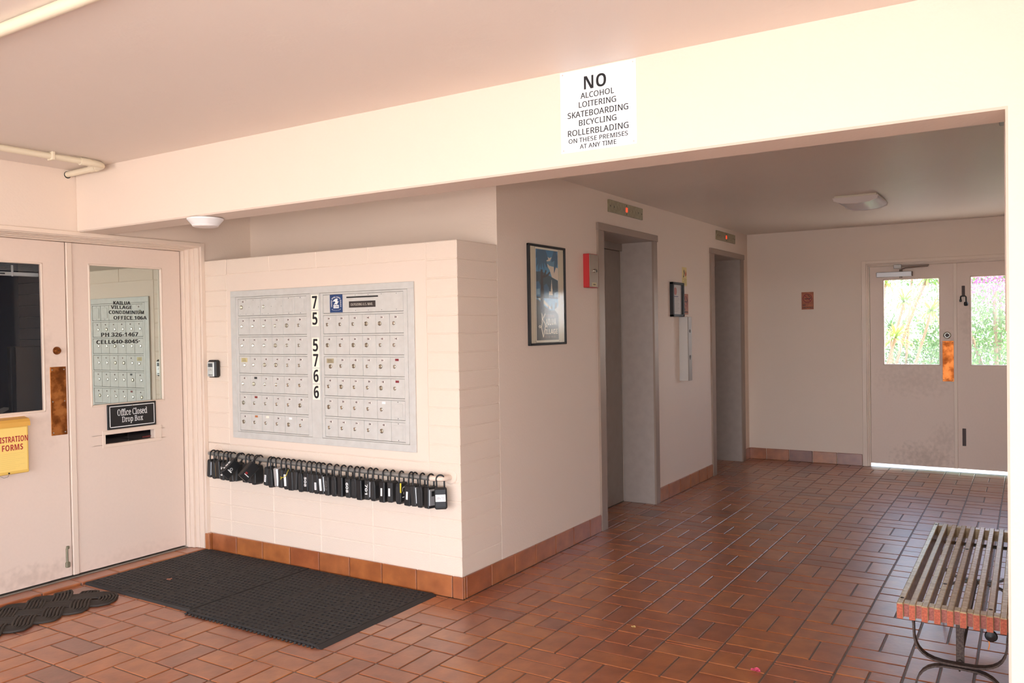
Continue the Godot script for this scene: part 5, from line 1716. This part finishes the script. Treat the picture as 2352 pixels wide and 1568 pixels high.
func bush(called: String, lab: String, at: Vector3, size: Vector3, count: int, m: Material, flowers: bool, r: RandomNumberGenerator):
	var o := thing(called, lab, "bush" if called != "leafy_tree" else "tree", at)
	var lf := mb()
	lf.poly([V(0, 0, 0), V(0.016, 0.006, 0.02), V(0, 0.004, 0.055), V(-0.016, 0.006, 0.02)], Vector3.UP)
	var mm := MultiMesh.new()
	mm.transform_format = MultiMesh.TRANSFORM_3D
	mm.mesh = lf.mesh(m)
	mm.instance_count = count
	var c := V(0, size.y, 0)
	for i in count:
		var d := V(r.randfn(), r.randfn(), r.randfn()).normalized() * pow(r.randf(), 0.33)
		var lump := 1.0 + 0.25 * sin(d.x * 7.0 + d.y * 5.0) * cos(d.z * 6.0)
		var b := Basis.from_euler(V(r.randf() * TAU, r.randf() * TAU, r.randf() * TAU)).scaled(Vector3.ONE * r.randf_range(0.5, 1.0))
		mm.set_instance_transform(i, Transform3D(b, c + d * size * lump))
	var n := MultiMeshInstance3D.new()
	n.multimesh = mm
	n.name = "foliage"
	n.set_meta("kind", "stuff")
	o.add_child(n)
	for k in 4:
		put(mb().tube([V(0, 0, 0), V(size.x * 0.15 * cos(k * 1.6), size.y * 0.6, size.z * 0.15 * sin(k * 1.6)), V(size.x * 0.5 * cos(k * 1.6), size.y * 1.4, size.z * 0.5 * sin(k * 1.6))], 0.025, 6), "stem", mat(c8(140, 116, 92), 0.8), o)
	if flowers:
		var fm := MultiMesh.new()
		fm.transform_format = MultiMesh.TRANSFORM_3D
		fm.mesh = lf.mesh(leaf_mat(c8(206, 84, 160)))
		fm.instance_count = 1100
		for i in 1100:
			var p := V(r.randfn() * 0.26 - 0.1, 1.95 + r.randfn() * 0.15, 0.5 + r.randf() * 0.3)
			fm.set_instance_transform(i, Transform3D(Basis.from_euler(V(r.randf() * TAU, r.randf() * TAU, r.randf() * TAU)).scaled(Vector3.ONE * 0.6), p))
		var fn := MultiMeshInstance3D.new()
		fn.multimesh = fm
		fn.name = "flowers"
		fn.set_meta("kind", "stuff")
		o.add_child(fn)

func small_things():
	# fallen petals and crumbs
	petal("fallen_petal", "crumpled pink bougainvillea petal on the tile floor", "petal", V(1.626, 0.001, 0.15), 0.026, c8(226, 90, 122))
	petal("dry_leaf", "small brown dry leaf lying on the perforated mat", "leaf", V(-1.69, 0.0137, 0.60), 0.022, c8(170, 110, 88))
	petal("paper_scrap", "tiny pale scrap on the tile floor left of the pink petal", "scrap", V(0.972, 0.001, -0.068), 0.014, c8(226, 196, 130))

func petal(called: String, lab: String, cat: String, at: Vector3, s: float, c: Color):
	var m := mb()
	var r := RandomNumberGenerator.new()
	r.seed = called.hash() % 997
	for k in 3:
		var a := TAU * k / 3.0 + r.randf()
		var ctr := V(cos(a), 0, sin(a)) * s * 0.35
		for i in 7:
			var a1 := TAU * i / 7.0
			var a2 := TAU * (i + 1) / 7.0
			var p1 := ctr + V(cos(a1) * s * 0.6, s * (0.12 + 0.22 * absf(sin(a1 * 2.0 + k))), sin(a1) * s * 0.42)
			var p2 := ctr + V(cos(a2) * s * 0.6, s * (0.12 + 0.22 * absf(sin(a2 * 2.0 + k))), sin(a2) * s * 0.42)
			m.poly([ctr + V(0, 0.001, 0), p1, p2], Vector3.UP)
			m.poly([ctr + V(0, 0.0, 0), p1 - V(0, 0.0006, 0), p2 - V(0, 0.0006, 0)], Vector3.DOWN)
	var o := put(m, called, mat(c, 0.6))
	o.position = at
	tag(o, lab, cat)
